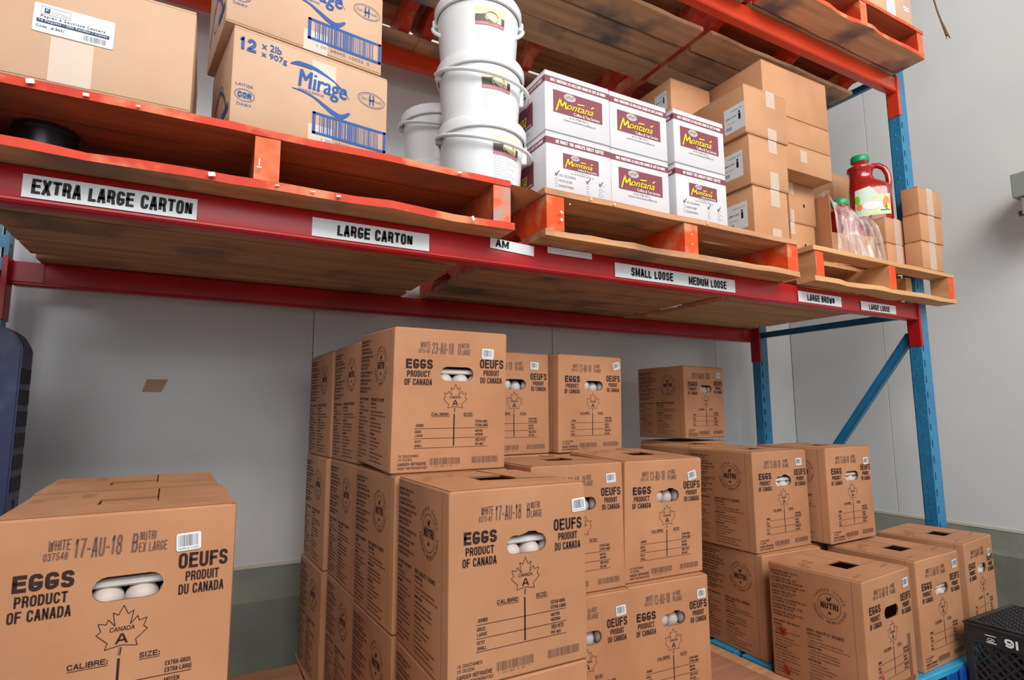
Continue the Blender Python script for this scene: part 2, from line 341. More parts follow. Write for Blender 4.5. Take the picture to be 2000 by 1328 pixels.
    def mesh(s, name, warp=None):
        me = bpy.data.meshes.new(name); v = [warp(*p) for p in s.v] if warp else s.v
        me.from_pydata(v, [], s.f); 
        for m in s.m: me.materials.append(m)
        for p, i in zip(me.polygons, s.mi): p.material_index = i
        me.update(); return me
LEAF = [(0, 1), (.16, .70), (.34, .80), (.25, .36), (.48, .60), (.54, .44), (.80, .50), (.70, .24), (.84, .14), (.46, -.16), (.53, -.36), (.04, -.28)]
LEAF = LEAF + [(-a, b) for a, b in reversed(LEAF[1:])]
def leafpts(cx, cz, sx, sz): return [(cx+a*sx, cz+b*sz) for a, b in LEAF]
FRONT = (0, 0, 0); SIDE = (0, 0, R(-90)); TOP = (R(-90), 0, 0)

# ================================================================== SETTING
def struct(name, bm_fn, m, parent=None, smooth=False):
    o = simple(name, parent, m, bm_fn, smooth=smooth)
    if not parent: o['kind'] = 'structure'
    return o
WY, WX = 2.635, 3.69
struct('ceiling', lambda bm: bx(bm, -4.5, 4.2, -4, 2.9, 4.6, 4.7), m_ceil)
struct('floor', lambda bm: bx(bm, -4.5, 4.2, -4, 2.9, -.1, 0), m_floor)
wb = struct('wall_back', lambda bm: bx(bm, -4.5, WX+.12, WY+.012, WY+.14, .3, 4.6), m_caulk)
for a, b in ((-4.5, -2.07), (-2.07, -.82), (-.82, .43), (.43, 1.68), (1.68, 2.93), (2.93, WX)):
    boxobj('panel', wb, m_wall, a+.0015, b-.0015, WY, WY+.012, .36, 4.6, .001)
wr = struct('wall_right', lambda bm: bx(bm, WX+.012, WX+.14, -4, WY+.14, .3, 4.6), m_caulk)
for a, b in ((-4, -2.8), (-2.8, -1.6), (-1.6, -.4), (-.4, .8), (.8, 2.0), (2.0, WY)):
    boxobj('panel', wr, m_wallr, WX, WX+.012, a+.0015, b-.0015, .36, 4.6, .001)
def kerb(bm):
    prof = [(0, 0), (-.075, 0), (-.075, .265), (-.055, .285), (0, .378)]
    def ext(pr, n=40):
        rings = [[bm.verts.new(pr(t/n, a, b+(noise.noise(Vector((t*.7, b*9, 1)))*.004 if b > .1 else 0))) for a, b in prof] for t in range(n+1)]
        for i in range(n):
            for k in range(len(prof)-1): bm.faces.new((rings[i][k], rings[i+1][k], rings[i+1][k+1], rings[i][k+1]))
    ext(lambda t, a, b: (-4.5+t*(WX+4.5), WY+a, b))
    ext(lambda t, a, b: (WX+a, WY-t*(WY+4), b))
struct('trim_1', kerb, m_kerb)
struct('trim_2', lambda bm: (bx(bm, -4.5, WX, WY-.006, WY, .374, .388), bx(bm, WX-.006, WX, -4, WY, .374, .388)), m_caulk)

P0 = Pr(); P0.poly([(0, 0), (.064, 0), (.084, .050), (.014, .049)], m_kraft2)
o = mobj('paper_scrap', P0.mesh('paper_scrap'), None, (.035-.16, WY-.002, 0)); o.location = (-.195, WY-.001, 1.08)
tag(o, 'torn tan paper scrap stuck on back wall', 'paper')
# ================================================================== PALLET RACK
XL, XR = -.575, 3.05          # inner faces of the uprights
FY, BY = 1.482, 2.435         # beam faces
rack = thing('pallet_rack', 'steel pallet rack with blue uprights and red and orange beams', 'pallet rack', (1.2, 1.95, 0))
def rk(name, mats, fn, parent=rack, smooth=False, label=None):
    o = simple(name, parent, mats, fn, smooth=smooth, label=label)
    o.location = Vector((0, 0, 0)) - (Vector((1.2, 1.95, 0)) if parent is rack else Vector((0, 0, 0)))
    return o
def post(bm, x0, x1, y0, y1, H=3.7, slots=True, inner=1):
    # C-section: front web with a column of slots near the inner corner
    t = .003; xs = x0+.012 if inner > 0 else x1-.021
    bx(bm, x0, xs, y0, y0+t, 0, H); bx(bm, xs+.009, x1, y0, y0+t, 0, H)
    z = .06
    bx(bm, xs, xs+.009, y0, y0+t, 0, z)
    while z < H-.1:
        bx(bm, xs, xs+.009, y0, y0+t, z+.034, min(z+.076, H)); z += .076
    bx(bm, xs, xs+.009, y0+.012, y0+.013, 0, H, mi=1)
    bx(bm, x0, x0+t, y0+t, y1, 0, H); bx(bm, x1-t, x1, y0+t, y1, 0, H)
    bx(bm, x0, x0+.018, y1-t, y1, 0, H); bx(bm, x1-.018, x1, y1-t, y1, 0, H)
    fx = x0-.001 if inner > 0 else x1+.001
    for k in range(int(H/.076)):       # pressed dimples down the inner web
        zc = .1+k*.076
        bx(bm, fx-.001, fx+.001, (y0+y1)/2-.004, (y0+y1)/2+.004, zc, zc+.012, .001, mi=0)
for (x0, x1, inner) in ((XR, XR+.075, 1), (XL-.075, XL, -1)):
    for (y0, y1) in ((FY, FY+.055), (BY-.04, BY+.015)):
        p = rk('post', [m_blue, m_dark], lambda bm: post(bm, x0, x1, y0, y1, inner=inner))
        rk('foot_plate', m_blue, lambda bm: bx(bm, x0-.012, x1+.012, y0-.012, y1+.03, 0, .008, .002), p)
    xc = (x0+x1)/2
    def chan(bm, a, b, w=.034, d=.022):
        a, b = Vector(a), Vector(b); t = (b-a); L = t.length; t.normalize()
        q = t.to_track_quat('X', 'Z').to_matrix().to_4x4(); q.translation = a
        n0 = len(bm.verts); bm.verts.ensure_lookup_table()
        vs = bx(bm, 0, L, -d/2, -d/2+.003, -w/2, w/2) + bx(bm, 0, L, -d/2, d/2, w/2-.003, w/2) + bx(bm, 0, L, -d/2, d/2, -w/2, -w/2+.003)
        for v in vs: v.co = q @ v.co
    ya, yb = FY+.055, BY-.04
    for z in ((.16, 1.463, 2.728, 3.5) if x0 > 0 else (1.463, 2.728, 3.5)):
        rk('brace', m_blue, lambda bm: chan(bm, (xc-.01, ya, z), (xc-.01, yb, z)), label='horizontal brace')
    if x0 > 0: rk('brace', m_blue, lambda bm: chan(bm, (xc-.012, ya, 1.36), (xc-.012, yb, .22), .045), label='diagonal brace')
    rk('brace', m_blue, lambda bm: chan(bm, (xc-.012, ya, 2.80), (xc-.012, yb, 3.45), .045), label='diagonal brace')
beams = {}
for key, (y0, y1, z0, m) in dict(front=(FY, FY+.043, 1.426, m_beam), back=(BY, BY+.043, 1.424, m_beam), upfront=(FY, FY+.043, 2.607, m_beam2), upback=(BY, BY+.043, 2.607, m_beam2)).items():
    H = .082
    def bmf(bm):
        ya, yb = (y0, y1)
        bx(bm, XL+.004, XR-.004, ya, yb, z0, z0+H, .007, seg=3)
        if key in ('front', 'upfront'): bx(bm, XL+.004, XR-.004, ya-.002, ya+.004, z0+.004, z0+.013, .002)
        else: bx(bm, XL+.004, XR-.004, ya-.003, ya+.004, z0+.002, z0+.010, .002)
    b = rk('beam', m, bmf, smooth=True, label={'front': 'glossy red front beam', 'back': 'dark red rear beam', 'upfront': 'orange upper front beam', 'upback': 'orange upper rear beam'}[key])
    beams[key] = b
    for sx, x in ((-1, XL), (1, XR)):
        def con(bm):
            fy = y0-.004 if key.endswith('front') else BY-.044
            yy = FY+.05 if key.endswith('front') else BY+.02
            a, c = (x-.0035, x) if sx > 0 else (x, x+.0035)
            bx(bm, a-.001, c+.001, fy, yy, z0-.125, z0+H+.004, .0012)
            a2, c2 = (x-.004, x+.012) if sx > 0 else (x-.012, x+.004)
            bx(bm, a2, c2, fy-.003, fy+.001, z0-.125, z0+H+.004, .0012)
            if key.endswith('back'): bx(bm, x-.09 if sx > 0 else x, x if sx > 0 else x+.09, BY-.002, BY+.001, z0+.012, z0+H-.002, .001)
        rk('connector', m, con, b)
def shelf_label(x0, x1, z0, z1, body, tx0, tx1, tz0, tz1, lab, yaw=0, extra=None):
    P = Pr(); P.rect(0, 0, x1-x0, z1-z0, m_paper)
    if body: P.caps(body, tx0-x0, tz0-z0, tx1-x0, tz1-z0, m_black, .26, 1, .03, .065)
    if extra: extra(P)
    o = mobj('shelf_label', P.mesh('shelf_label'), beams['front'], (x0, FY-.0025, z0)); o.rotation_euler = (0, yaw, 0); o['label'] = lab
shelf_label(-.345, -.028, 1.4395, 1.489, 'EXTRA LARGE CARTON', -.330, -.038, 1.4485, 1.481, 'white label reading EXTRA LARGE CARTON')
shelf_label(.228, .541, 1.4395, 1.4885, 'LARGE CARTON', .290, .492, 1.4485, 1.4795, 'white label reading LARGE CARTON')
shelf_label(.730, .880, 1.476, 1.5075, 'AM', .748, .792, 1.483, 1.506, 'white label with only the letters AM in view', yaw=R(3))
shelf_label(.93, 1.10, 1.486, 1.506, '', 0, 0, 0, 0, 'blank white label strip half hidden under pallet')
shelf_label(1.193, 1.475, 1.4395, 1.488, 'SMALL LOOSE', 1.262, 1.452, 1.4495, 1.4795, 'white label reading SMALL LOOSE')
shelf_label(1.475, 1.768, 1.4395, 1.488, 'MEDIUM LOOSE', 1.527, 1.720, 1.4475, 1.4775, 'white label reading MEDIUM LOOSE')
shelf_label(2.140, 2.432, 1.4395, 1.484, 'LARGE BROWN', 2.198, 2.382, 1.4480, 1.4765, 'white label reading LARGE BROWN')
shelf_label(2.575, 2.852, 1.4395, 1.480, 'LARGE LOOSE', 2.636, 2.800, 1.4455, 1.4715, 'white label reading LARGE LOOSE')

# ================================================================== PALLETS
def board_mesh(L, D, T, mats, seed, rough_edge=.003, axis='x', n=14):
    """board along x, front edge at y=0 (wavy), mats = [body, front edge]"""
    rg = random.Random(seed); bm = bmesh.new(); rows = []
    for i in range(n+1):
        x = L*i/n; j = rough_edge*noise.noise(Vector((i*.45, seed*3.1, 0)))*2; k = rough_edge*.6*noise.noise(Vector((i*.5, seed*5.3, 9)))
        rows.append([bm.verts.new(p) for p in ((x, j, .001), (x, j+.0015, T-abs(k)), (x, D+j*.4, T), (x, D+j*.4, 0))])
    for i in range(n):
        a, b = rows[i], rows[i+1]
        for q in range(4):
            f = bm.faces.new((a[q], b[q], b[(q+1) % 4], a[(q+1) % 4])); f.material_index = 1 if q == 0 else 0
    bm.faces.new(rows[0]).material_index = 1; bm.faces.new(rows[-1]).material_index = 1
    return fin(bm, 'board', mats)
def stringer_mesh(Wd, D, H, mats, notch=True):
    """stringer along y from y=0; two fork notches on the underside"""
    bm = bmesh.new(); pts = [(0, 0)]
    if notch:
        for c in (D*.24, D*.76):
            pts += [(c-.115, 0), (c-.10, .022), (c-.075, .036), (c+.075, .036), (c+.10, .022), (c+.115, 0)]
    pts += [(D, 0), (D, H), (0, H)]
    t = tessellate_polygon([[Vector((a, b, 0)) for a, b in pts]])
    A = [bm.verts.new((0, a, b)) for a, b in pts]; B = [bm.verts.new((Wd, a, b)) for a, b in pts]
    for tri in t:
        bm.faces.new([A[i] for i in tri]).material_index = 1; bm.faces.new([B[i] for i in tri]).material_index = 1
    n = len(pts)
    for i in range(n):
        f = bm.faces.new((A[i], A[(i+1) % n], B[(i+1) % n], B[i])); f.material_index = 2 if i == n-1 else 0
    return fin(bm, 'stringer', mats)
def pallet(name, label, x0, x1, y0, z0, stringers, style, bottom, top, depth=1.12, group=None, sw=.045, yaw=0, zs=.105, tt=.020, bt=.022, seed=1, over=0.0, cut=None):
    t = thing(name, label, 'pallet', ((x0+x1)/2, y0, z0), (0, 0, yaw), group); cx = (x0+x1)/2
    body, front, side, end, under = style
    for i, (a, b) in enumerate(bottom):
        if cut: b = min(b, a+.083) if i == 0 else b
        me = board_mesh((x1 if not cut or i == 0 else cut)-x0, b-a, bt, [under, front if i == 0 else under], seed*10+i, .010 if i == 0 else .004)
        mobj('bottom_board', me, t, (x0-cx, a, 0))
    for x in stringers:
        short = cut and x > cut
        me = stringer_mesh(sw, .078 if short else depth-.006, zs, [side, side, end], not short); mobj('stringer', me, t, (x-cx, .004, bt))
    if cut:
        me = stringer_mesh(sw, depth-.106, zs, [side, side, side]); mobj('stringer', me, t, (cut-sw-.002-cx, .1, bt))
    for i, (a, b) in enumerate(top):
        if cut: b = min(b, a+.083) if i == 0 else b
        me = board_mesh((x1 if not cut or i == 0 else cut)-x0-over, b-a, tt, [body, front if i == 0 else body], seed*10+50+i, .004)
        mobj('deck_board', me, t, (x0-cx, a, bt+zs))
    return t
def spread(a, b, n, w):
    g = (b-a-w)/(n-1); return [(a+i*g, a+i*g+w) for i in range(n)]
BOT = [(0, .14), (.155, .29), (.31, .45), (.465, .60), (.615, .76), (.78, .92), (.98, 1.12)]
TOPB = spread(0, 1.12, 8, .125)
ZB = 1.508
stA = (w_red, p_redor, w_red, p_end, w_brown)
p1 = pallet('wooden_pallet', 'battered red-orange painted pallet over the EXTRA LARGE CARTON label', -.50, .765, 1.392, ZB, (-.50, .082, .700), stA, BOT, TOPB, sw=.055, seed=1, over=.01)
stB = (w_brown, w_brown, p_orange, p_orange, w_brown)
p2 = pallet('wooden_pallet', 'pallet with bright orange stringers under the white coffee boxes', .865, 2.03, 1.385, ZB, (.872, 1.425, 1.962), stB, BOT, TOPB, sw=.062, seed=2, over=.01)
stC = (w_light, w_light, w_light_y, p_orange, w_light)
STR3 = True
p3 = pallet('wooden_pallet', 'pale newer pallet with orange stringer ends at right end of shelf', 2.13, 3.225, 1.392, ZB, (2.145, 2.665, 3.168), stC, BOT, TOPB, sw=.052, seed=3, cut=3.038)
ZU = 2.690
BOTU = [(0, .135), (.145, .27), (.36, .49), (.505, .635), (.645, .79), (1.03, 1.16)]
TOPU = spread(0, 1.16, 8, .1425)
stU = (w_red, p_orange, p_redor, p_end, w_grey)
p4 = pallet('wooden_pallet', 'orange pallet on the upper beams at the right, grey stained underside', 1.955, 3.022, 1.328, ZU, (1.965, 2.50, 2.97), stU, BOTU, TOPU, 1.16, sw=.05, seed=4)
stV = (w_brown, p_redor, p_redor, p_end, w_grey)
p5 = pallet('wooden_pallet', 'weathered pallet on the upper beams above the white coffee boxes', .80, 1.905, 1.328, ZU, (.81, 1.33, 1.845), stV, BOTU, TOPU, 1.16, sw=.05, seed=5)
p6 = pallet('wooden_pallet', 'pallet on the upper beams behind the topmost white bucket, at the left', -.36, .797, 1.328, ZU, (-.35, .19, .70), stV, BOTU, TOPU, 1.16, sw=.05, seed=6)
# nails and staples on the pallet fronts: one small stuff part per pallet
def nails(t, spots, y=-.004):
    def f(bm):
        for x, z, w_, h_, a in spots:
            vs = bx(bm, -w_*.37, w_*.37, -.002, .001, -h_*.37, h_*.37)
            for v in vs:
                c, s_ = math.cos(a), math.sin(a); X, Z = v.co.x*c-v.co.z*s_, v.co.x*s_+v.co.z*c; v.co = Vector((x+X, v.co.y+y, z+Z))
    o = simple('staples', t, m_steel, f); o['kind'] = 'stuff'
nails(p1, [(-.46, .139, .018, .012, .2), (-.37, .135, .014, .008, 0), (-.28, .134, .010, .004, .1), (-.135, .012, .018, .012, .2), (-.04, .06, .003, .022, 0), (-.04, .048, .013, .003, 0), (.0, .012, .012, .003, .1), (.08, .012, .014, .003, 0), (.14, .011, .013, .006, .2), (.50, .013, .009, .016, .4), (.46, .136, .018, .005, .1)], -.006)
nails(p2, [(-.53, .075, .012, .007, -.6), (-.53, .052, .009, .011, .4), (-.50, .105, .006, .004, .6), (-.42, .136, .009, .007, 0), (-.33, .134, .009, .007, .4), (.0, .085, .006, .006, 0), (.0, .05, .007, .007, 0), (.08, .136, .009, .006, 0)], -.006)

# ================================================================== EGG CARTONS
EW, ED, EH = .310, .2985, .3545
def fx(u): return -EW/2+u*EW
def fz(v): return EH*(1-v)
HOLE = (.395, .685, .268, .368)
def hole_pts(torn=0):
    x0, x1, z1, z0 = fx(HOLE[0]), fx(HOLE[1]), fz(HOLE[2]), fz(HOLE[3]); r = (z1-z0)/2; zc = (z0+z1)/2; pts = []
    for k in range(9): a = R(-90+k*22.5); pts.append((x1-r+r*math.cos(a), zc+r*math.sin(a)))
    if torn: pts += [(x1-r-.006, z1+.0045), (x1-r-.022, z1+.0055), (x1-r-.034, z1+.001), (x0+r+.010, z1-.001)]
    for k in range(9): a = R(90+k*22.5); pts.append((x0+r+r*math.cos(a), zc+r*math.sin(a)))
    return pts
def egg_body(torn=0):
    bm = bmesh.new(); c = .006; w2, d2 = EW/2, ED/2; hp = hole_pts(torn)
    out = [(-w2+c, -d2), (w2-c, -d2), (w2-.0015, -d2+.0015), (w2, -d2+c), (w2, d2-c), (w2-.0015, d2-.0015), (w2-c, d2), (-w2+c, d2), (-w2+.0015, d2-.0015), (-w2, d2-c), (-w2, -d2+c), (-w2+.0015, -d2+.0015)]
    zs = [0, .003, EH-.006, EH-.0015]; ins = [.003, 0, 0, .004]
    rings = []
    for z, i_ in zip(zs, ins):
        rings.append([bm.verts.new((x*(1-i_/w2), y*(1-i_/d2), z)) for x, y in out])
    n = len(out)
    for k in range(3):
        for i in range(n):
            if k == 1 and i == 0: continue
            bm.faces.new((rings[k][i], rings[k][(i+1) % n], rings[k+1][(i+1) % n], rings[k+1][i]))
    bm.faces.new(rings[0])
    o4 = [rings[1][0], rings[1][1], rings[2][1], rings[2][0]]; hv = [bm.verts.new((a, -d2, b)) for a, b in hp]
    polys = [[Vector((v.co.x, v.co.z, 0)) for v in o4], [Vector((a, b, 0)) for a, b in reversed(hp)]]
    allv = o4+list(reversed(hv))
    for t in tessellate_polygon(polys): bm.faces.new([allv[i] for i in t])
    hi = [bm.verts.new((a, -d2+.004, b)) for a, b in hp]
    for i in range(len(hp)): bm.faces.new((hv[i], hv[(i+1) % len(hp)], hi[(i+1) % len(hp)], hi[i])).material_index = 1
    # rim strip closing the top fold
    top = rings[3]; it = [bm.verts.new((v.co.x*.965, v.co.y*.965, EH-.0012)) for v in top]
    for i in range(n): bm.faces.new((top[i], top[(i+1) % n], it[(i+1) % n], it[i]))
    return fin(bm, 'egg_carton_body', [m_card, m_cardin], True)
def flap_mesh(side, lift):
    # left flap wraps round the front of the hole, right flap meets it along a seam behind and a slit beside the hole
    bm = bmesh.new(); X = EW/2-.003; y0, y1 = -ED/2+.003, ED/2-.003; ya, yb = -.052, .014; h = .043
    pts = [(-X, y0), (X, y0), (X, ya-.001), (-h, ya-.001), (-h, yb), (h-.003, yb), (h-.003, y1), (-X, y1)] if side > 0 else [(h, ya+.001), (X, ya+.001), (X, y1), (h-.001, y1)]
    def z(x, y): return EH-.0018+lift*max(0, 1-abs(x)/(EW/2))*(1-abs(y)/(ED/2)*.6)+(lift*.35 if side < 0 else 0)*(1-abs(x)/(EW/2))
    n = len(pts); A = [bm.verts.new((x, y, z(x, y)+.0005)) for x, y in pts]; B = [bm.verts.new((x, y, z(x, y)-.0035)) for x, y in pts]
    for t in tessellate_polygon([[Vector((x, y, 0)) for x, y in pts]]):
        bm.faces.new([A[i] for i in t]); bm.faces.new([B[i] for i in t])
    for i in range(n): bm.faces.new((A[i], A[(i+1) % n], B[(i+1) % n], B[i])).material_index = 1
    return fin(bm, 'egg_carton_flap', [m_card, m_cardin])
def ell(bm, cx, cy, cz, rx, ry, rz, mi=0, seg=14):
    r = bmesh.ops.create_uvsphere(bm, u_segments=seg, v_segments=8, radius=1)
    for v in r['verts']:
        v.co = Vector((cx+v.co.x*rx, cy+v.co.y*ry, cz+v.co.z*rz))
        for f in v.link_faces: f.material_index = mi; f.smooth = True
def eggs_mesh(kind):
    bm = bmesh.new(); zc = (fz(HOLE[2])+fz(HOLE[3]))/2; y = -ED/2+.032
    if kind == 0:      # pulp tray lid above a row of eggs
        bx(bm, -.14, .14, -ED/2+.010, ED/2-.02, zc-.001, zc+.012, .003, mi=1)
        for k in range(6): ell(bm, -.105+k*.045, y-.008, zc-.020, .0235, .022, .022)
    else:
        for k in range(6): ell(bm, -.100+k*.043, y-.006+(k % 2)*.006, zc-.010+(k % 3)*.004, .021, .02, .026)
        bx(bm, -.14, .14, -ED/2+.012, ED/2-.02, zc-.034, zc-.028, .001, mi=1)
    bx(bm, -.14, .14, -ED/2+.02, ED/2-.02, EH-.085, EH-.080, .001, mi=1)
    for a in (-1, 0, 1):
        for b in (-1, 0): ell(bm, a*.045, b*.045-.0, EH-.058, .021, .021, .026)
    return fin(bm, 'egg_tray', [m_egg, m_tray])
def front_print(bottom='D'):
    P = Pr(); T = lambda s, u0, v0, u1, v1, b=.03, m=m_ink: P.caps(s, fx(u0), fz(v1), fx(u1), fz(v0), m, {.055: .25, .06: .22, .03: .19, .02: .15}.get(b, .12))
    T('EGGS', .10, .222, .325, .288, .055); T('PRODUCT', .112, .302, .305, .345, .03); T('OF CANADA', .092, .358, .322, .402, .03)
    T('OEUFS', .745, .205, .968, .270, .055); T('PRODUIT', .780, .284, .930, .325, .03); T('DU CANADA', .752, .337, .955, .380, .03)
    lf = leafpts(fx(.528), fz(.514), .038, .044)
    P.pline(lf, .0011, m_ink); P.line((fx(.528), fz(.556)), (fx(.525), fz(.588)), .0016, m_ink); P.line((fx(.520), fz(.556)), (fx(.518), fz(.588)), .0006, m_ink)
    T('CANADA', .478, .474, .578, .492, .02); T('A', .504, .502, .552, .542, .03)
    P.rect(fx(.516), fz(.825), fx(.527), fz(.60), m_ink)
    T('CALIBRE:', .325, .592, .480, .614, .03); P.rect(fx(.325), fz(.621), fx(.480), fz(.6185), m_ink)
    T('SIZE:', .605, .592, .690, .614, .03); P.rect(fx(.605), fz(.621), fx(.690), fz(.6185), m_ink)
    for v in (.700, .768, .833): P.rect(fx(.185), fz(v+.0016), fx(.830), fz(v-.0016), m_ink)
    T('JUMBO', .192, .668, .262, .688, .02); T('GROS', .190, .712, .245, .731, .02); T('LARGE', .190, .739, .258, .757, .02)
    T('PETIT', .190, .780, .243, .798, .02); T('SMALL', .190, .807, .255, .825, .02)
    T('EXTRA-GROS', .715, .645, .825, .664, .02); T('EXTRA-LARGE', .715, .672, .832, .691, .02)
    T('MOYEN', .715, .712, .780, .731, .02); T('MEDIUM', .715, .739, .785, .757, .02)
    T('TRÈS-PETIT', .715, .776, .812, .798, .02); T('PEE-WEE', .715, .807, .790, .825, .02)
    T('15 DOUZAINES', .060, .876, .225, .892, .02); T('15 DOZEN', .060, .900, .172, .916, .02)
    T('GARDER RÉFRIGÉRÉ', .060, .928, .292, .948, .02); T('KEEP REFRIGERATED', .060, .957, .298, .973, .02)
    P.barcode(fx(.32), fz(.950), fx(.580), fz(.905), m_inkf, 46, 3); P.barcode(fx(.690), fz(.950), fx(.935), fz(.905), m_inkf, 44, 5)
    T('1 00 68 4 51 7', .33, .955, .56, .966, .0, m_inkf)
    return P.mesh('front_print')
def side_print():
    P = Pr(); T = lambda s, u0, v0, u1, v1, b=.02, m=m_inkm: (P.caps(s, -ED/2+u0*ED, fz(v1), -ED/2+u1*ED, fz(v0), m, .24 if b > .03 else .17) if s.upper() == s else P.text(s, -ED/2+u0*ED, fz(v1), -ED/2+u1*ED, fz(v0), m, b))
    addr = ['COUNTRYSIDE FARMS LTD.; M-4,', 'STEINBACH, MB R5G 1V6', 'LES OEUFS OVALE INC.; Q-97', 'ST-LAMBERT-DE-LAUZON, QC G0S 2W0', 'LES OEUFS RICHARD EGGS INC.; Q-08,', 'RIVIÈRE-HÉRON, QC J0Y 2M0', 'MARITIME PRIDE EGGS; N-9,', 'AMHERST, N.S. B4H 3Y1', 'NUTRI-OEUF ST-HYACINTHE INC.; Q-12,', 'ST-HYACINTHE, QC J2S 1K9', 'ONTARIO PRIDE EGGS INC.; O-66L,', 'STRATHROY, ON N7G 3H6', 'ONTARIO PRIDE EGGS INC.; O-37L,', 'KITCHENER, ON N2G 1C4']
    v = .062
    for i, s_ in enumerate(addr):
        T(s_, .035, v, .035+len(s_)*.0112, v+.018); v += .026 if i % 2 == 0 else .034
    T('EGG SAFETY AND QUALITY', .035, .503, .335, .522, .05); T('OEUFS: QUALITÉ ET SÉCURITÉ', .405, .500, .790, .524, .05)
    rows = [['STORAGE:', '• Do not freeze', '• Keep away from strong odours', 'HANDLING:', '• Use cold, clean water', '• Rotate: first in, first out', '• Refrigerate at 4°C', 'PREPARATION:', '• Wash hands, tools', '• Cook eggs thoroughly until', '  white and yolk are firm', '• Serve right away, keep hot', '  above 60°C', '• Store eggs in their carton', '• Discard any cracked eggs', '  before cooking'],
            ['CONSERVATION:', '• Ne pas congeler.', "• Conserver à l'abri des odeurs fortes", '• Rotation : premiers entrés premiers sortis', 'MANIPULATION:', "• Conditionner d'avec les autres", '  produits alimentaires réfrigérés', '• Utiliser des ustensiles propres', 'PRÉPARATION:', '• Se laver les mains', '• Cuire les oeufs complètement', '• Garder les plats chauds', '  à plus de 60°C', '• Ne jamais laisser plus de deux heures', '  à la température de la pièce', '• Jeter les oeufs fêlés avant cuisson']]
    for u, rr in zip((.035, .405), rows):
        v = .535
        for s_ in rr:
            hd = s_.endswith(':'); T(s_, u, v, u+max(.06, len(s_)*(.0115 if hd else .0098)), v+.0165, .035 if hd else .015); v += .0275
    cx, cz = -ED/2+.665*ED, fz(.265); P.ring(cx, cz, .036, .0375, .0012, m_ink)
    P.caps('NUTRI', cx-.027, cz-.009, cx+.027, cz+.009, m_ink, .25)
    P.arctext('FARMER OWNED', cx, cz, .0475, .0085, 152, 18, m_inkm, .02); P.arctext('FERMIERS PROPRIÉTAIRES', cx, cz, .0475, .0085, 188, 352, m_inkm, .02)
    P.tess(leafpts(cx, cz-.022, .0065, .0065), m_ink)
    P.tess([(cx-.008, cz+.020), (cx-.006, cz+.026), (cx-.0025, cz+.022), (cx+.002, cz+.022), (cx+.004, cz+.029), (cx+.008, cz+.026), (cx+.0065, cz+.019), (cx+.001, cz+.014), (cx-.003, cz+.014)], m_ink)
    P.line((cx-.03, cz+.0125), (cx+.03, cz+.0125), .0006, m_ink)
    P.line((-ED/2+.90*ED, .004), (-ED/2+.90*ED, EH-.004), .0006, m_inkm)
    return P.mesh('side_print')
def top_print():
    P = Pr()
    def slit(x0, y0, x1, y1):
        n = 7; pts = [(x0+(x1-x0)*k/n, y0+(y1-y0)*k/n+.002*math.sin(k*2.1)) for k in range(n+1)]; P.pline(pts, .0016, m_inkm, False, 3)
    slit(.065, -.105, .125, -.098); slit(-.135, -.118, -.09, -.116)
    P.ring(-.105, .055, .022, .009, .0008, m_inkm, 3); P.text('RECYCLE\nRECYCLEZ', -.118, .050, -.092, .060, m_inkm, 0, 3)
    P.text('CARTON ONDULÉ\nCORRUGATED', -.075, .045, -.052, .085, m_inkm, 0, 3); P.text('FRAGILE\nHAUT', -.14, .015, -.12, .045, m_inkm, 0, 3)
    return P.mesh('top_print')
def stamp_mesh(d, code, grade, size):
    P = Pr(); T = lambda s, u0, v0, u1, v1, b=.0: P.caps(s, fx(u0), fz(v1), fx(u1), fz(v0), m_inkf, .16, 0, .04)
    T('WHITE', .215, .098, .300, .142, .01); T(code, .200, .148, .292, .178, .0); T(d, .312, .100, .500, .180, .02)
    T(grade, .540, .100, .565, .178, .02); T('NUTRI' if size != 'LOOSE' else 'LOOSE', .572, .094, .640, .132, .0); T(size if size != 'LOOSE' else 'LARGE', .570, .140, .655 if len(size) < 7 else .69, .180, .01)
    return P.mesh('date_stamp')
def sticker_mesh(seed):
    P = Pr(); w_, h_ = .034, .027; P.rrect(-w_/2, -h_/2, w_/2, h_/2, .003, m_paper); P.barcode(-w_/2+.003, -h_/2+.007, w_/2-.003, h_/2-.003, m_grey_ink, 20, seed, 1)
    P.text('NUTRI LG 10 DOZ', -w_/2+.003, -h_/2+.002, w_/2-.003, -h_/2+.005, m_grey_ink, 0, 1); return P.mesh('barcode_sticker')
E_body = [egg_body(0), egg_body(1)]; E_eggs = [eggs_mesh(0), eggs_mesh(1)]
E_flap = [[flap_mesh(1, l), flap_mesh(-1, l)] for l in (.0006, .007)]
E_front, E_side, E_top = front_print(), side_print(), top_print()
E_stamp = dict(A=stamp_mesh('17-AU-18', '037548', 'B', 'EX LARGE'), B=stamp_mesh('17-AU-18', '0375-61', 'B', 'LARGE'), D=stamp_mesh('23-AU-18', '0375-49', 'D', 'LARGE'), G=stamp_mesh('13-AU-18', '0372-51', 'G', 'LOOSE'), L=stamp_mesh('18-AU-18', '0372-50', 'D', 'LOOSE'))
E_stick = [sticker_mesh(k) for k in range(3)]
PZ = .14
bmx = bmesh.new(); bx(bmx, -.0415, .0415, -.034, .0135, EH-.0085, EH-.0045, .0005)
E_tab = fin(bmx, 'hole_tab', m_card)
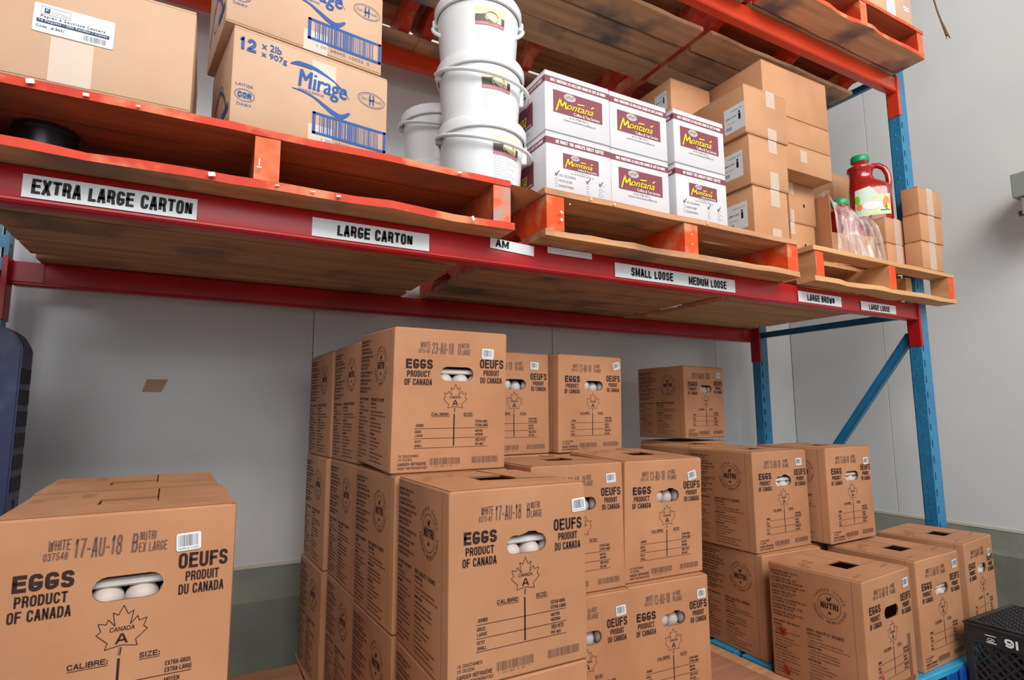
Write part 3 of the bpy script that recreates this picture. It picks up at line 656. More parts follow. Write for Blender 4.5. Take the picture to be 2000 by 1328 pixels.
def egg(x, y, tier, yaw, label, stamp='G', tilt=0, dz=0, eggs=0, torn=0, lift=0, stick=(.82, .18, 0), hidden=False, tot=None, group='egg cartons'):
    piv = Vector((x, y, PZ+(tier-1)*EH+dz)); rot = Euler((R(tilt), 0, R(yaw)), 'XYZ'); rot2 = Euler((R(tilt), 0, R(yaw))).to_matrix()
    rz = Euler((0, 0, R(yaw))).to_matrix()
    base = piv + rz @ Vector((0, -ED/2, 0)) + rot2 @ Vector((0, ED/2, 0))
    t = thing('egg_carton', label, 'carton', base, rot, group)
    mobj('carton_body', E_body[torn], t)
    for me in E_flap[lift]: mobj('top_flap', me, t)
    if stamp == 'A': mobj('hole_tab', E_tab, t)
    if eggs is not None: mobj('egg_tray', E_eggs[eggs], t, label='white eggs on grey pulp tray')
    if not hidden:
        mobj('front_print', E_front, t, (0, -ED/2, 0), FRONT); mobj('side_print', E_side, t, (-EW/2, 0, 0), SIDE); mobj('top_print', E_top, t, (0, 0, EH+.0006+(.0006, .007)[lift]*.5), TOP)
        mobj('date_stamp', E_stamp[stamp], t, (0, -ED/2, 0), FRONT)
        mobj('barcode_sticker', E_stick[random.randrange(3)], t, (fx(stick[0]), -ED/2-.001, fz(stick[1])), (0, R(-stick[2]), 0), label='small white barcode sticker')
    return t
egg(-.095, 1.218, 2, 2.0, 'large egg carton in the left foreground stamped EX LARGE, top cut off by frame edge', 'A', stick=(.785, .155, 3))
egg(-.112, 1.525, 2, 2.2, 'egg carton right behind the big left foreground carton', 'A')
egg(-.095, 1.218, 1, 2.0, 'egg carton underneath the left foreground carton', 'A', hidden=True)
egg(-.112, 1.525, 1, 2.2, 'egg carton underneath the one behind the left foreground carton', 'A', hidden=True)
B = egg(.572, 1.172, 2, .5, 'nearest centre egg carton stamped 17-AU-18, torn handle hole, top in view', 'B', torn=1, lift=1, stick=(.945, .135, 4))
egg(.572, 1.172, 1, .5, 'egg carton directly below the nearest centre carton, mostly out of frame', 'B')
egg(.557, 1.508, 3, 1.2, 'tallest egg carton stamped 23-AU-18, leaning forward on top of centre stack', 'D', tilt=2.6, stick=(.815, .165, -2))
egg(.557, 1.493, 2, 3.2, 'egg carton under the one stamped 23-AU-18, side with round emblem showing', 'D')
egg(.557, 1.493, 1, 3.2, 'bottom egg carton of the stack stamped 23-AU-18 on top', 'D')
egg(.553, 1.812, 3, 3.0, 'top egg carton of second column back in centre stack, only side seen', 'D')
egg(.549, 1.812, 2, 2.4, 'middle egg carton of second column back in centre stack', 'D')
egg(.549, 1.812, 1, 2.4, 'bottom egg carton of second column back in centre stack', 'D')
egg(.532, 2.122, 3, 3.2, 'top egg carton of rearmost column in centre stack, by the wall', 'D')
egg(.524, 2.122, 2, 2.5, 'middle egg carton of rearmost column in centre stack', 'D')
egg(.518, 2.122, 1, 3.5, 'bottom egg carton of rearmost column in centre stack', 'D')
egg(.958, 1.520, 2, -1.0, 'egg carton half hidden by nearest centre carton, crumpled shiny front', 'L', eggs=1, lift=1, stick=(.86, .13, 4))
egg(.958, 1.505, 1, -2.0, 'bottom egg carton half hidden by nearest centre carton, sticker at upper right', 'L', eggs=1, stick=(.90, .155, 4))
egg(1.276, 1.529, 2, -1.0, 'upper egg carton of middle front stack, sticker tilted', 'G', tilt=2.4, eggs=1, torn=1, lift=1, stick=(.86, .155, 12))
egg(1.270, 1.505, 1, -2.2, 'lower egg carton of middle front stack, torn flap above handle', 'G', eggs=1, torn=1, stick=(.90, .155, 3))
egg(1.265, 1.898, 3, 5.0, 'top rear egg carton beside blank wall, tilted sticker at its top right corner', 'G', tilt=1.6, eggs=1, stick=(.91, .10, 14))
egg(.945, 1.905, 3, 2.5, 'top rear egg carton between the leaning tall carton and rear right one', 'L', eggs=1, stick=(.80, .13, -3))
for tr in (2, 1):
    egg(1.265, 1.898, tr, 2.0, 'egg carton in hidden rear column under the one beside blank wall, level %s' % ('two' if tr == 2 else 'one'), 'G', hidden=True)
    egg(.945, 1.905, tr, 2.0, 'egg carton in hidden rear column behind crumpled shiny carton, level %s' % ('two' if tr == 2 else 'one'), 'L', hidden=True)
egg(1.905, 1.586, 2, .7, 'upper egg carton of right stack with round emblem side in view', 'G', torn=1, stick=(.84, .13, 2))
egg(1.915, 1.560, 1, -2.5, 'lower egg carton of right stack standing beside brown sheet', 'G')
egg(2.235, 1.532, 2, 2.2, 'egg carton with creased side on second level, right of the right stack', 'G', dz=.006, stick=(.87, .17, 3))
egg(2.245, 1.600, 1, 1.0, 'egg carton hidden under the one with the creased side', 'G', hidden=True)
egg(1.935, 1.912, 2, 1.0, 'egg carton behind upper right stack, only its top showing', 'G', lift=1)
egg(1.935, 1.912, 1, 1.0, 'egg carton hidden beneath the one whose top only shows', 'G', hidden=True)
egg(2.206, 2.228, 3, 5.9, 'far rear egg carton on top, against wall left of blue post', 'G', dz=.015, eggs=1, stick=(.87, .12, -3))
egg(2.212, 2.228, 2, 5.0, 'far rear egg carton under the topmost by the wall', 'G')
egg(2.212, 2.228, 1, 5.0, 'far rear egg carton at the bottom by the wall, hidden', 'G', hidden=True)
Mx = egg(1.879, 1.226, 1, 5.2, 'front right egg carton with red ink stamps and black open handle hole', 'G', eggs=None, torn=0, stick=(.87, .12, 4))
egg(2.276, 1.272, 1, 2.4, 'second egg carton of right front row, behind black crate', 'G', stick=(.87, .12, 4))
egg(2.690, 1.330, 1, 7.0, 'third and rightmost egg carton of right front row', 'G')
P = Pr(); rg = random.Random(4)
for (u, v, r) in ((.13, .60, .018), (.15, .93, .019), (.82, .89, .020)):
    cx, cz = -ED/2+u*ED, fz(v)
    for k in range(60):
        a = rg.uniform(0, 6.28); q = rg.uniform(.2, 1)*r; P.line((cx+q*.3*math.cos(a), cz+q*.3*math.sin(a)), (cx+q*math.cos(a+.3), cz+q*math.sin(a+.3)), .0016, m_red_ink, 2)
mobj('red_stamp', P.mesh('red_stamp'), Mx, (-EW/2, 0, 0), SIDE, 'three round red ink stamps')
P = Pr(); P.barcode(fx(.24), fz(.90), fx(.29), fz(.78), m_red_ink, 10, 3, 2); P.barcode(fx(.82), fz(.86), fx(.90), fz(.55), m_inkf, 8, 9, 2); P.rect(fx(.83), fz(.90), fx(.88), fz(.86), m_red_ink, 2)
mobj('red_stamp', P.mesh('red_stamp_front'), Mx, (0, -ED/2, 0), FRONT, 'smeared red and black stamp')

# ---- what the cartons stand on
def low_pallet(label, x0, x1, y0, y1, m, front=None, cat='pallet', name='wooden_pallet', zt=PZ):
    t = thing(name, label, cat, ((x0+x1)/2, (y0+y1)/2, 0)); cx, cy = (x0+x1)/2, (y0+y1)/2
    n = int((y1-y0)/.135)
    for i, (a, b) in enumerate(spread(y0, y1, n, .125)):
        boxobj('deck_board', t, front if (front and i < 1) else m, x0-cx, x1-cx, a-cy, b-cy, zt-.020, zt, .002)
    for x in (x0, (x0+x1)/2-.025, x1-.05): boxobj('stringer', t, m, x-cx, x+.05-cx, y0-cy+.002, y1-cy-.002, .018, zt-.0205, .002)
    for a, b in ((y0, y0+.12), ((y0+y1)/2-.06, (y0+y1)/2+.06), (y1-.12, y1)): boxobj('bottom_board', t, m, x0-cx, x1-cx, a-cy, b-cy, 0, .0175, .002)
    return t
low_pallet('floor pallet under the left foreground cartons', -.38, .345, 1.0, 2.2, w_brown, zt=PZ-.004)
low_pallet('floor pallet under the centre stacks', .36, 1.664, 1.0, 2.3, w_brown, zt=PZ-.004)
tag(boxobj('slip_sheet', None, m_brownsheet, -.378, .348, .99, 2.205, PZ-.004, PZ, .001), 'smooth brown sheet on floor pallet between left and centre cartons', 'sheet')
tag(boxobj('slip_sheet', None, m_brownsheet, .352, 1.668, .99, 2.3, PZ-.004, PZ, .001), 'smooth brown sheet on floor pallet under the centre stacks', 'sheet')
t = thing('plastic_pallet', 'blue plastic pallet under right front cartons, pale blue deck edges', 'pallet', (2.3, 1.6, 0))
for i, (a, b) in enumerate(spread(1.10, 2.40, 9, .120)):
    boxobj('deck_board', t, m_cyan if i < 8 else m_bluep, 1.738-2.3, 2.93-2.3, a-1.6, b-1.6, PZ-.022, PZ, .003)
for x in (1.752, 2.24, 2.83): boxobj('stringer', t, m_bluep, x-2.3, x+.10-2.3, 1.102-1.6, 2.398-1.6, .02, PZ-.0225, .004)
for x in (1.752, 2.24, 2.83):
    for y in (1.10, 1.69, 2.28): boxobj('foot_block', t, m_bluep, x-2.3-.01, x+.11-2.3, y-1.6, y+.12-1.6, 0, .021, .004)
boxobj('side_skirt', t, m_bluep, 2.30-2.3, 2.94-2.3, 1.0905-1.6, 1.0995-1.6, .012, PZ-.012, .002)
tag(boxobj('wood_batten', None, w_light, 1.672, 1.722, 1.25, 2.3, 0, .1385, .002), 'pale wood batten between the brown sheet and blue pallet', 'wood')

# black milk crate
cr = thing('milk_crate', 'upturned black plastic milk crate in the lower right corner', 'crate', (2.495, .913, 0), (0, 0, R(0)))
cw, ch = .333, .283
def side_lat(bm):
    h0, h1 = .012, ch-.055; w2 = cw/2
    bx(bm, -w2, w2, -.004, .004, h1, ch, .002); bx(bm, -w2, w2, -.004, .004, 0, h0+.008, .002)
    bx(bm, -w2, w2, -.008, .004, ch-.008, ch, .002); bx(bm, -w2, w2, -.007, .004, h1-.002, h1+.004, .001)
    n = 7; st = cw/n; H = h1-h0
    for s_ in (1, -1):
        for k in range(-7, n+7):
            xa = -w2+k*st*.62; xb = xa+s_*H; za, zb = h0, h1
            # clip to the panel
            if s_ > 0:
                if xb < -w2 or xa > w2: continue
                if xa < -w2: za += (-w2-xa); xa = -w2
                if xb > w2: zb -= (xb-w2); xb = w2
            else:
                xa += w2*0
                if xa < -w2 or xb > w2: continue
                if xa > w2: za += (xa-w2); xa = w2
                if xb < -w2: zb -= (-w2-xb); xb = -w2
            if zb-za < .01: continue
            d = Vector((xb-xa, 0, zb-za)); L = d.length; ang = math.atan2(d.z, d.x)
            vs = bx(bm, 0, L, -.003+(.001*s_), .003+(.001*s_), -.0028, .0028)
            for v in vs:
                c, sn = math.cos(ang), math.sin(ang); v.co = Vector((xa+v.co.x*c-v.co.z*sn, v.co.y, za+v.co.x*sn+v.co.z*c))
    for sx in (-1, 1): bx(bm, sx*w2-.022 if sx > 0 else -w2, w2 if sx > 0 else -w2+.022, -.005, .004, 0, h1, .002)
bmx = bmesh.new(); side_lat(bmx); sl = fin(bmx, 'side_lattice', m_crate)
for i, (dx, dy, a) in enumerate(((0, -cw/2, 0), (cw/2, 0, 90), (0, cw/2, 180), (-cw/2, 0, -90))): mobj('side_panel', sl, cr, (dx, dy, 0), (0, 0, R(a)))
def topgrid(bm):
    w2 = cw/2-.012; n = 11
    for a in (-1, 1):
        bx(bm, -w2-.008, w2+.008, a*w2-.004, a*w2+.004, -.008, .006, .001); bx(bm, a*w2-.004, a*w2+.004, -w2-.008, w2+.008, -.008, .006, .001)
    for s_ in (1, -1):
        for k in range(-n+1, n):
            c0 = k*2*w2/n; x0 = max(-w2, c0-w2); x1 = min(w2, c0+w2)   # line y = s*(x-c0)
            if x1-x0 < .01: continue
            L = (x1-x0)*math.sqrt(2); vs = bx(bm, 0, L, -.0018, .0018, -.004, .004)
            c = math.cos(R(45)*s_); sn = math.sin(R(45)*s_); y0 = s_*(x0-c0)
            for v in vs: v.co = Vector((x0+v.co.x*c-v.co.y*sn, y0+v.co.x*sn+v.co.y*c, v.co.z))
simple('base_grid', cr, m_crate, topgrid, (0, 0, ch))
P = Pr(); P.caps('9I', .0, 0, .036, .026, m_whiteink, .24); P.rect(-.052, .020, -.022, .0225, m_whiteink); P.rect(-.050, -.002, -.022, .001, m_whiteink); P.ring(-.037, .008, .010, .006, .0018, m_whiteink); P.line((-.045, .003), (-.028, .012), .002, m_whiteink)
mobj('white_print', P.mesh('crate_print'), cr, (-cw/2-.0078, .055, ch-.045), SIDE)

# navy plastic pallet on edge at far left
nb = thing('plastic_pallet', 'navy plastic pallet standing on edge at far left edge of picture', 'pallet', (-.95, 1.93, 0))
def navy(bm):
    pr = [(-.55, 0), (.548, 0), (.548, 1.165), (.530, 1.20), (.505, 1.218), (-.55, 1.23)]
    A = [bm.verts.new((a, -.055, b)) for a, b in pr]; B_ = [bm.verts.new((a, .055, b)) for a, b in pr]
    bm.faces.new(A); bm.faces.new(B_)
    for i in range(6): bm.faces.new((A[i], A[(i+1) % 6], B_[(i+1) % 6], B_[i]))
    bmesh.ops.bevel(bm, geom=list(bm.edges), offset=.004, segments=2, affect='EDGES')
simple('deck', nb, m_navyp, navy, smooth=True)
def slots(bm):
    for k in range(6): bx(bm, .5485, .5505, -.042, .042, .80+k*.055, .838+k*.055, .0006)
    for k in range(6): bx(bm, .20+k*.05, .235+k*.05, -.0562, -.0545, .985, 1.0, .0005)
    bx(bm, .5485, .5502, -.003, .003, .1, .78, .0005)
simple('slot_recess', nb, m_dark, slots)
P = Pr(); P.rect(0, 0, .05, .05, m_paper); mobj('paper_label', P.mesh('navy_label'), nb, (.385, -.0555, .935))

# ================================================================== UPPER SHELF GOODS
ZD = ZB+.022+.105+.020+.004      # top of the deck boards
def carton(name, label, x0, x1, y0, y1, z0, z1, m, yaw=0, group=None, tape=None, cat='box', flaps=True, hole=None, seam=True, gap=.0035):
    w_, d_, h_ = x1-x0, y1-y0, z1-z0-.001
    t = thing(name, label, cat, (x0+w_/2, y0+d_/2, z0), (0, 0, R(yaw)), group)
    def body(bm):
        bx(bm, -w_/2, w_/2, -d_/2, d_/2, 0, h_-.006, .004, seg=2)
    simple('box_body', t, m, body, smooth=True)
    if flaps:
        for s_ in (-1, 1):
            simple('top_flap', t, m, lambda bm: bx(bm, -w_/2+.001, w_/2-.001, (-d_/2+.001) if s_ < 0 else .001, -.001 if s_ < 0 else d_/2-.001, h_-.0075, h_-.001, .0015))
    if tape:
        def tp(bm):
            for (a, b, zz0, zz1) in tape: bx(bm, a, b, -d_/2-.0012, -d_/2+.0006, zz0, zz1)
        simple('packing_tape', t, m_tape, tp, label='strip of clear tape')
    if hole:
        P = Pr(); P.disc(hole[0], hole[1], .007, .009, m_dark); mobj('hand_hole', P.mesh('hand_hole'), t, (0, -d_/2, 0))
    if seam and w_ > .15:
        P = Pr(); P.rect(-w_/2+.003, .0045, w_/2-.003, .0055, m_cardin); mobj('bottom_seam', P.mesh('seam'), t, (0, -d_/2, 0))
    t['wdh'] = (w_, d_, h_)
    return t
# paper carton at far left
pc = carton('cardboard_box', 'long tan box with printed white label at top left of shelf', -.56, -.052, 1.402, 1.78, ZD, 1.905, m_kraft2, tape=[(.0, .072, .004, .10)])
P = Pr(); P.rrect(0, 0, .136, .062, .004, m_paper); P.pline([(.012, .040), (.012, .056), (.060, .056), (.060, .040)], .0006, m_grey_ink, True, 1); P.rect(.017, .043, .026, .053, m_navy, 1); P.text('P', .0195, .0455, .0235, .051, m_whiteink, .03, 2)
P.text('Lorteau', .030, .043, .058, .052, m_lgrey_ink, .0, 1); P.text('Papier à Saucisse Lesters', .012, .0305, .120, .038, m_navy, .01, 1, space=1.1)
P.rect(.006, .0205, .128, .0285, m_navy, 1); P.text('16 Paquets - 500 Feuilles / Caisse', .010, .0218, .125, .0275, m_whiteink, .01, 2)
P.text('Code : # 8651', .006, .0095, .052, .0155, m_navy, .01, 1); P.barcode(.085, .005, .124, .017, m_grey_ink, 34, 2, 1)
mobj('paper_label', P.mesh('paper_label'), pc, (-.032, -.190, .105), (0, R(1), 0), 'white label with navy stripe and bar code')
# Mirage boxes
def mirage_print():
    P = Pr(); W, H = .395, .232
    P.caps('12', .012, .190, .050, .222, m_blue_ink, .26); P.text('x 2lb', .062, .208, .108, .226, m_blue_ink, .03); P.text('x 907g', .062, .184, .122, .203, m_blue_ink, .03)
    P.text('Mirage', .150, .130, .275, .190, m_blue_ink, .035, shear=.12); P.text('MARGARINE', .152, .134, .215, .140, m_blue_ink, 0)
    def sw(pts, wd):
        Q = []; Wd = []
        n = len(pts); ws = wd+[wd[-1]*.4]
        for i in range(n-1):
            p0, p1, p2, p3 = pts[max(i-1, 0)], pts[i], pts[i+1], pts[min(i+2, n-1)]
            for k in range(6):
                t_ = k/6; f_ = lambda a, b, c, d: .5*((2*b)+(-a+c)*t_+(2*a-5*b+4*c-d)*t_**2+(-a+3*b-3*c+d)*t_**3)
                Q.append((f_(p0[0], p1[0], p2[0], p3[0]), f_(p0[1], p1[1], p2[1], p3[1]))); Wd.append(ws[i]*(1-t_)+ws[i+1]*t_)
        Q.append(pts[-1]); Wd.append(ws[-1]); V = []
        for i, q in enumerate(Q):
            d = (Vector(Q[min(i+1, len(Q)-1)])-Vector(Q[max(i-1, 0)])).normalized(); V += [(q[0]-d.y*Wd[i]/2, q[1]+d.x*Wd[i]/2), (q[0]+d.y*Wd[i]/2, q[1]-d.x*Wd[i]/2)]
        P.raw(V, [(2*i, 2*i+1, 2*i+3, 2*i+2) for i in range(len(Q)-1)], m_blue_ink)
    sw([(.130, .196), (.150, .203), (.185, .203), (.215, .195), (.245, .182), (.270, .163), (.282, .148)], [.002, .012, .011, .007, .004, .002])
    sw([(.135, .134), (.160, .133), (.190, .126), (.215, .113), (.240, .100), (.262, .096), (.283, .112)], [.001, .004, .005, .009, .012, .013])
    P.ring(.342, .168, .038, .021, .0012, m_blue_ink); P.ring(.342, .168, .033, .017, .0008, m_grey_ink); P.rect(.336, .155, .3395, .182, m_blue_ink); P.rect(.3455, .155, .349, .182, m_blue_ink); P.rect(.336, .166, .349, .169, m_blue_ink)
    P.text('Gay Lea Foods', .314, .162, .370, .174, m_grey_ink, 0)
    for a, b, c, d_ in ((.188, .030, .385, .037), (.188, .083, .385, .089), (.188, .030, .196, .089), (.377, .030, .385, .089)): P.rect(a, b, c, d_, m_blue_ink)
    P.barcode(.206, .037, .366, .083, m_blue_ink, 50, 11); P.text('1 00  68445  10022  5', .212, .016, .352, .024, m_grey_ink, 0)
    P.text('LAITIER', .010, .098, .048, .105, m_blue_ink, 0); P.ring(.030, .077, .022, .015, .0012, m_blue_ink); P.caps('COR', .015, .070, .045, .084, m_blue_ink, .24, 1); P.text('DAIRY', .014, .050, .046, .057, m_blue_ink, 0)
    return P.mesh('mirage_print')
mp_ = mirage_print(); sp = Pr(); sp.ring(0, .10, .05, .05, .003, m_blue_ink); sp.pline([(-.10, .06), (-.05, .12), (.0, .14), (.06, .10), (.10, .05)], .008, m_blue_ink, False); sp.rect(.04, .04, .12, .06, m_blue_ink); msp = sp.mesh('mirage_side')
for i, (x0, z0, z1, yw, lab) in enumerate(((.004, ZD, 1.907, 8.0, 'tan box with blue script and 12 x 2lb print, lower of two'), (-.014, 1.909, 2.142, 7.5, 'tan box with blue bar code, upper of two, cut by top of picture'))):
    c = carton('cardboard_box', lab, x0, x0+.388, 1.435, 1.71, z0, z1, m_kraft2, yaw=yw, group='tan boxes printed in blue', tape=[(-.016, .045, .0, .055), (-.012, .05, .15, .226)])
    mobj('blue_print', mp_, c, (-.194, -.1385, 0), FRONT); mobj('blue_print', msp, c, (-.195, 0, 0), SIDE)
# white buckets
def bucket(x, y, z, yaw, label, hang=0, lab_off=20):
    t = thing('plastic_bucket', label, 'bucket', (x, y, z), (0, 0, R(yaw)), 'white lidded buckets')
    simple('bucket_body', t, m_plastic, lambda bm: lathe(bm, [(0, .001), (.112, .001), (.117, .006), (.130, .172), (.1305, .176)], 64), smooth=True)
    simple('lid', t, m_plastic, lambda bm: lathe(bm, [(.1325, .160), (.138, .162), (.1395, .172), (.1395, .190), (.136, .197), (.128, .1985), (.124, .196), (.120, .1905), (0, .1905)], 64), smooth=True)
    def h(bm):
        pts = []
        for k in range(25):
            a = R(180+180*k/24); s_ = math.sin(R(180*k/24)); r = .1435
            if hang: pts.append((r*math.cos(a)*1.0, -r*s_*.45, .150-.085*s_))
            else: q = k/24; pts.append((r*math.cos(a)*(1+.07*q), -r*1.03*s_, .170-.042*s_-.050*q*q))
        tube(bm, pts, .0062, 8)
        for s_ in (-1, 1): bx(bm, s_*.133-.012, s_*.133+.012, -.010, .010, .150 if s_ < 0 or hang else .112, .176, .004)
    simple('handle', t, m_plastic, h, smooth=True)
    P = Pr()
    for k in range(12): P.rect(.075*k/12, .1, .075*(k+1)/12, .142, m_cream)
    n = 10; P.poly([(0, .098)] + [(.075*k/n, .098-.0*k) for k in range(1, n+1)] + [(.075*(n-k)/n, .118+.010*math.exp(-((.075*(n-k)/n-.040)/.014)**2)) for k in range(n+1)], m_dband, 1)
    P.ring(.040, .112, .017, .017, .002, m_gold, 2); P.text('thierie', .024, .104, .058, .117, m_whiteink, .03, 3); [P.rect(.075*k/12, .090, .075*(k+1)/12, .098, m_pink, 1) for k in range(12)]
    for k in range(11): P.text('Ingrédients et mode demploi du produit'[:22+(k*5) % 14], .002, .084-k*.0068, .040+((k*7) % 5)*.008, .0872-k*.0068, m_grey_ink, 0, 1)
    a0 = R(-90-lab_off)
    def warp(u, yy, v):
        v = .142-(.142-v)*1.12; r = .117+.013*v/.172+.0006-yy; a = a0+u*1.24/.124; return (r*math.cos(a), r*math.sin(a), v)
    mobj('printed_label', P.mesh('bucket_label', warp), t)
    return t
HB = .1990
bkx, bky = .733, 1.548
bucket(bkx+.003, bky, ZD, -14, 'white bucket at the bottom of the stack of three', lab_off=-90+100-14)
bucket(bkx-.004, bky-.002, ZD+HB, -8, 'white bucket in the middle of the stack of three', lab_off=-90+113-8)
bucket(bkx-.012, bky-.002, ZD+2*HB, -25, 'topmost white bucket, lid cut by top of picture', hang=1, lab_off=-90+119-25)
bucket(.722, 1.885, ZD, -20, 'lower white bucket of the rear pair, behind the stack of three', lab_off=-90+110-20)
bucket(.722, 1.885, ZD+HB, -20, 'rear white bucket left of the stack of three', lab_off=-90+110-20)
def cs(bm):
    n = 8
    for i in range(n): pass
    P_ = [(0, 0, .001), (.525, 0, .001), (.585, -.012, -.006), (.622, -.02, -.022)]
    A = [bm.verts.new((x, y, z)) for x, y, z in P_]; B_ = [bm.verts.new((x, .34, z)) for x, y, z in P_]
    for i in range(3): bm.faces.new((A[i], A[i+1], B_[i+1], B_[i]))
    r = bmesh.ops.solidify(bm, geom=list(bm.faces), thickness=.002)
tag(simple('cardboard_sheet', None, m_kraft, cs, (.245, 1.42, ZD-.0035)), 'loose cardboard sheet poking out under the white buckets', 'cardboard')
# coffee boxes
def coffee_print(kind):
    W, H = .251, .198; P = Pr()
    P.rect(0, .160, W, .181, m_maroon)
    if kind == 1:
        P.caps('NOUS TORRÉFIONS LES MEILLEURS GRAINS DE CAFÉ DU MONDE', .020, .1655, W-.016, .1755, m_whiteink, .16, 1); bxs = (.030, .065, .220, .140)
    else:
        P.caps("WE ROAST THE WORLD'S FINEST COFFEE", .035, .1655, W-.030, .1765, m_whiteink, .2, 1); bxs = (.062, .088, .200, .138)
    x0, z0, x1, z1 = bxs; w_, h_ = x1-x0, z1-z0
    P.rect(x0, z0, x1, z1, m_maroon)
    P.disc(x0+.33*w_, z0+.80*h_, .12*w_, .17*h_, m_lgrey_ink, 1)
    for k in range(4): P.disc(x0+(.27+.04*k)*w_, z0+(.78+.05*(k % 2))*h_, .022*w_, .045*h_, m_gold, 2, 10)
    P.pline([(x0+.05*w_, z0+.06*h_), (x0+.135*w_, z0+.66*h_), (x0+.155*w_, z0+.30*h_), (x0+.245*w_, z0+.58*h_), (x0+.235*w_, z0+.24*h_), (x0+.275*w_, z0+.30*h_)], .0050*w_/.19, m_yellow, False, 3); P.text('ontana', x0+.265*w_, z0+.25*h_, x0+.80*w_, z0+.50*h_, m_yellow, .012, 4, shear=.45)
    P.line((x0+.48*w_, z0+.60*h_), (x0+.62*w_, z0+.63*h_), .004*w_/.19, m_yellow, 3); P.line((x0+.76*w_, z0+.58*h_), (x0+.82*w_, z0+.68*h_), .004*w_/.19, m_yellow, 3)
    P.text('Coffee & Tea Service', x0+.40*w_, z0+.04*h_, x0+.93*w_, z0+.18*h_, m_whiteink, .015, 3)
    P.text('613-738-3311', x0+.32*w_, z0-.14*h_, x0+.70*w_, z0-.05*h_, m_grey_ink, .0, 1); P.text('www.montanacoffee.ca', x0+.20*w_, z0-.29*h_, x0+.85*w_, z0-.18*h_, m_grey_ink, .0, 1)
    if kind == 2:
        for i, s_ in enumerate(('100% COLOMBIAN', 'HOUSE BLEND', 'DESSERTPRESS')):
            z = .058-i*.017; P.pline([(.032, z), (.041, z), (.041, z+.010), (.032, z+.010)], .0008, m_grey_ink); P.caps(s_.replace('%', ''), .046, z+.001, .046+len(s_)*.0045, z+.0085, m_grey_ink, .12)
        for cx in (.150, .200):
            for i in range(3):
                z = .053-i*.017; P.pline([(cx, z), (cx+.009, z), (cx+.009, z+.010), (cx, z+.010)], .0008, m_grey_ink)
                if cx > .16: P.text(('16 g', '85 g', '80 g')[i], cx+.012, z+.001, cx+.022, z+.008, m_lgrey_ink)
        for cx, z in ((.032, .060), (.150, .055), (.200, .055)): P.line((cx, z+.008), (cx+.004, z), .003, m_navy, False); P.line((cx+.003, z), (cx+.016, z+.017), .0028, m_navy)
    return P.mesh('coffee_print')
cp1, cp2 = coffee_print(1), coffee_print(2)
def coffee_side():
    P = Pr(); D_ = .33; P.rect(0, .160, D_, .181, m_maroon); P.caps('NOUS TORRÉFIONS LES MEILLEURS GRAINS DE CAFÉ DU MONDE', .03, .1655, D_-.015, .1755, m_whiteink, .18, 1)
    P.rect(.06, .045, .255, .128, m_maroon); P.text('Montana', .07, .062, .215, .108, m_yellow, .012, 2, shear=.4); P.text('Coffee & Tea Service', .13, .048, .247, .059, m_whiteink, .03, 2)
    P.text('613-738-3311', .13, .034, .20, .040, m_grey_ink, .0, 1); P.text('www.montanacoffee.ca', .10, .024, .235, .031, m_grey_ink, .0, 1); return P.mesh('coffee_side')
csd = coffee_side()
pos = [('left', .895, 1.425, 1), ('middle', 1.149, 1.427, 1), ('right', 1.418, 1.412, 1)]
HC = .2015
for row in (0, 1):
    for i, (nm, x0, y0, k) in enumerate(pos):
        kind = 1 if (row == 1 or i == 1) else 2
        lab = ('white coffee box with maroon band, %s row, %s of three' % (('lower', 'upper')[row], ('leftmost', 'middle', 'rightmost')[i])) + (', with ticked check boxes' if kind == 2 else '')
        c = carton('coffee_box', lab, x0, x0+.2515, y0, y0+.33, ZD+row*(HC+.001), ZD+(row+1)*HC+.001*row, m_whitecard, yaw=random.uniform(-.3, .3), group='white coffee boxes', seam=False)
        mobj('box_print', (cp1, cp2)[kind-1], c, (-.2515/2, -.165, 0), FRONT); mobj('box_print', csd, c, (-.2515/2, .165, 0), SIDE)
# brown column right of coffee boxes (three high)
def shiplabel(t, u, v, w_=.10, h_=.105, side=True):
    P = Pr(); P.rect(0, 0, w_, h_, m_paper); P.text('2058 X 5 3W', .01, h_*.55, w_*.6, h_*.62, m_black, .02, 1); P.text('1/8/12 4% #', .012, h_*.35, w_*.55, h_*.40, m_grey_ink, .0, 1)
    P.rect(w_*.70, h_*.38, w_*.80, h_*.62, m_black, 1); P.disc(w_*.75, h_*.68, .004, .005, m_black, 1); P.barcode(.008, h_*.12, w_*.35, h_*.25, m_grey_ink, 16, 4, 1); P.text('CHICKEN 10KG', .03, h_*.80, w_*.9, h_*.85, m_grey_ink, 0, 1)
    d = t['wdh']; mobj('shipping_label', P.mesh('shipping_label'), t, (-d[0]/2, d[1]/2-u, v), SIDE, 'white shipping label')
HH = .2055
for k, nm in enumerate(('bottom', 'middle', 'top')):
    c = carton('cardboard_box', 'kraft box with white side label, %s of three beside the white coffee boxes' % nm, 1.835-k*.012, 2.040+k*.012, 1.428-k*.003, 1.722, ZD+k*HH, ZD+(k+1)*HH, m_kraft, yaw=(0, .4, -.5)[k], group='kraft boxes in column by coffee boxes', tape=[(.0, .052, .0, .045), (.0, .052, .135, HH-.002)] if k != 1 else [(.0, .05, .0, .07), (.0, .05, .15, HH-.002)])
    shiplabel(c, .165 if k < 2 else .20, .045 if k < 2 else .025)
for k in range(4):
    c = carton('cardboard_box', ('kraft box rising behind the coffee boxes, top of rear column', 'kraft box second from top in rear column behind coffee boxes', 'kraft box third from top in rear column behind coffee boxes', 'kraft box at foot of rear column behind coffee boxes')[3-k], 1.800, 2.050, 1.80, 2.12, ZD+k*.2105, ZD+(k+1)*.2105, m_kraft, group='kraft boxes in rear column')
    if k == 3: shiplabel(c, .215, .07, .08, .09)
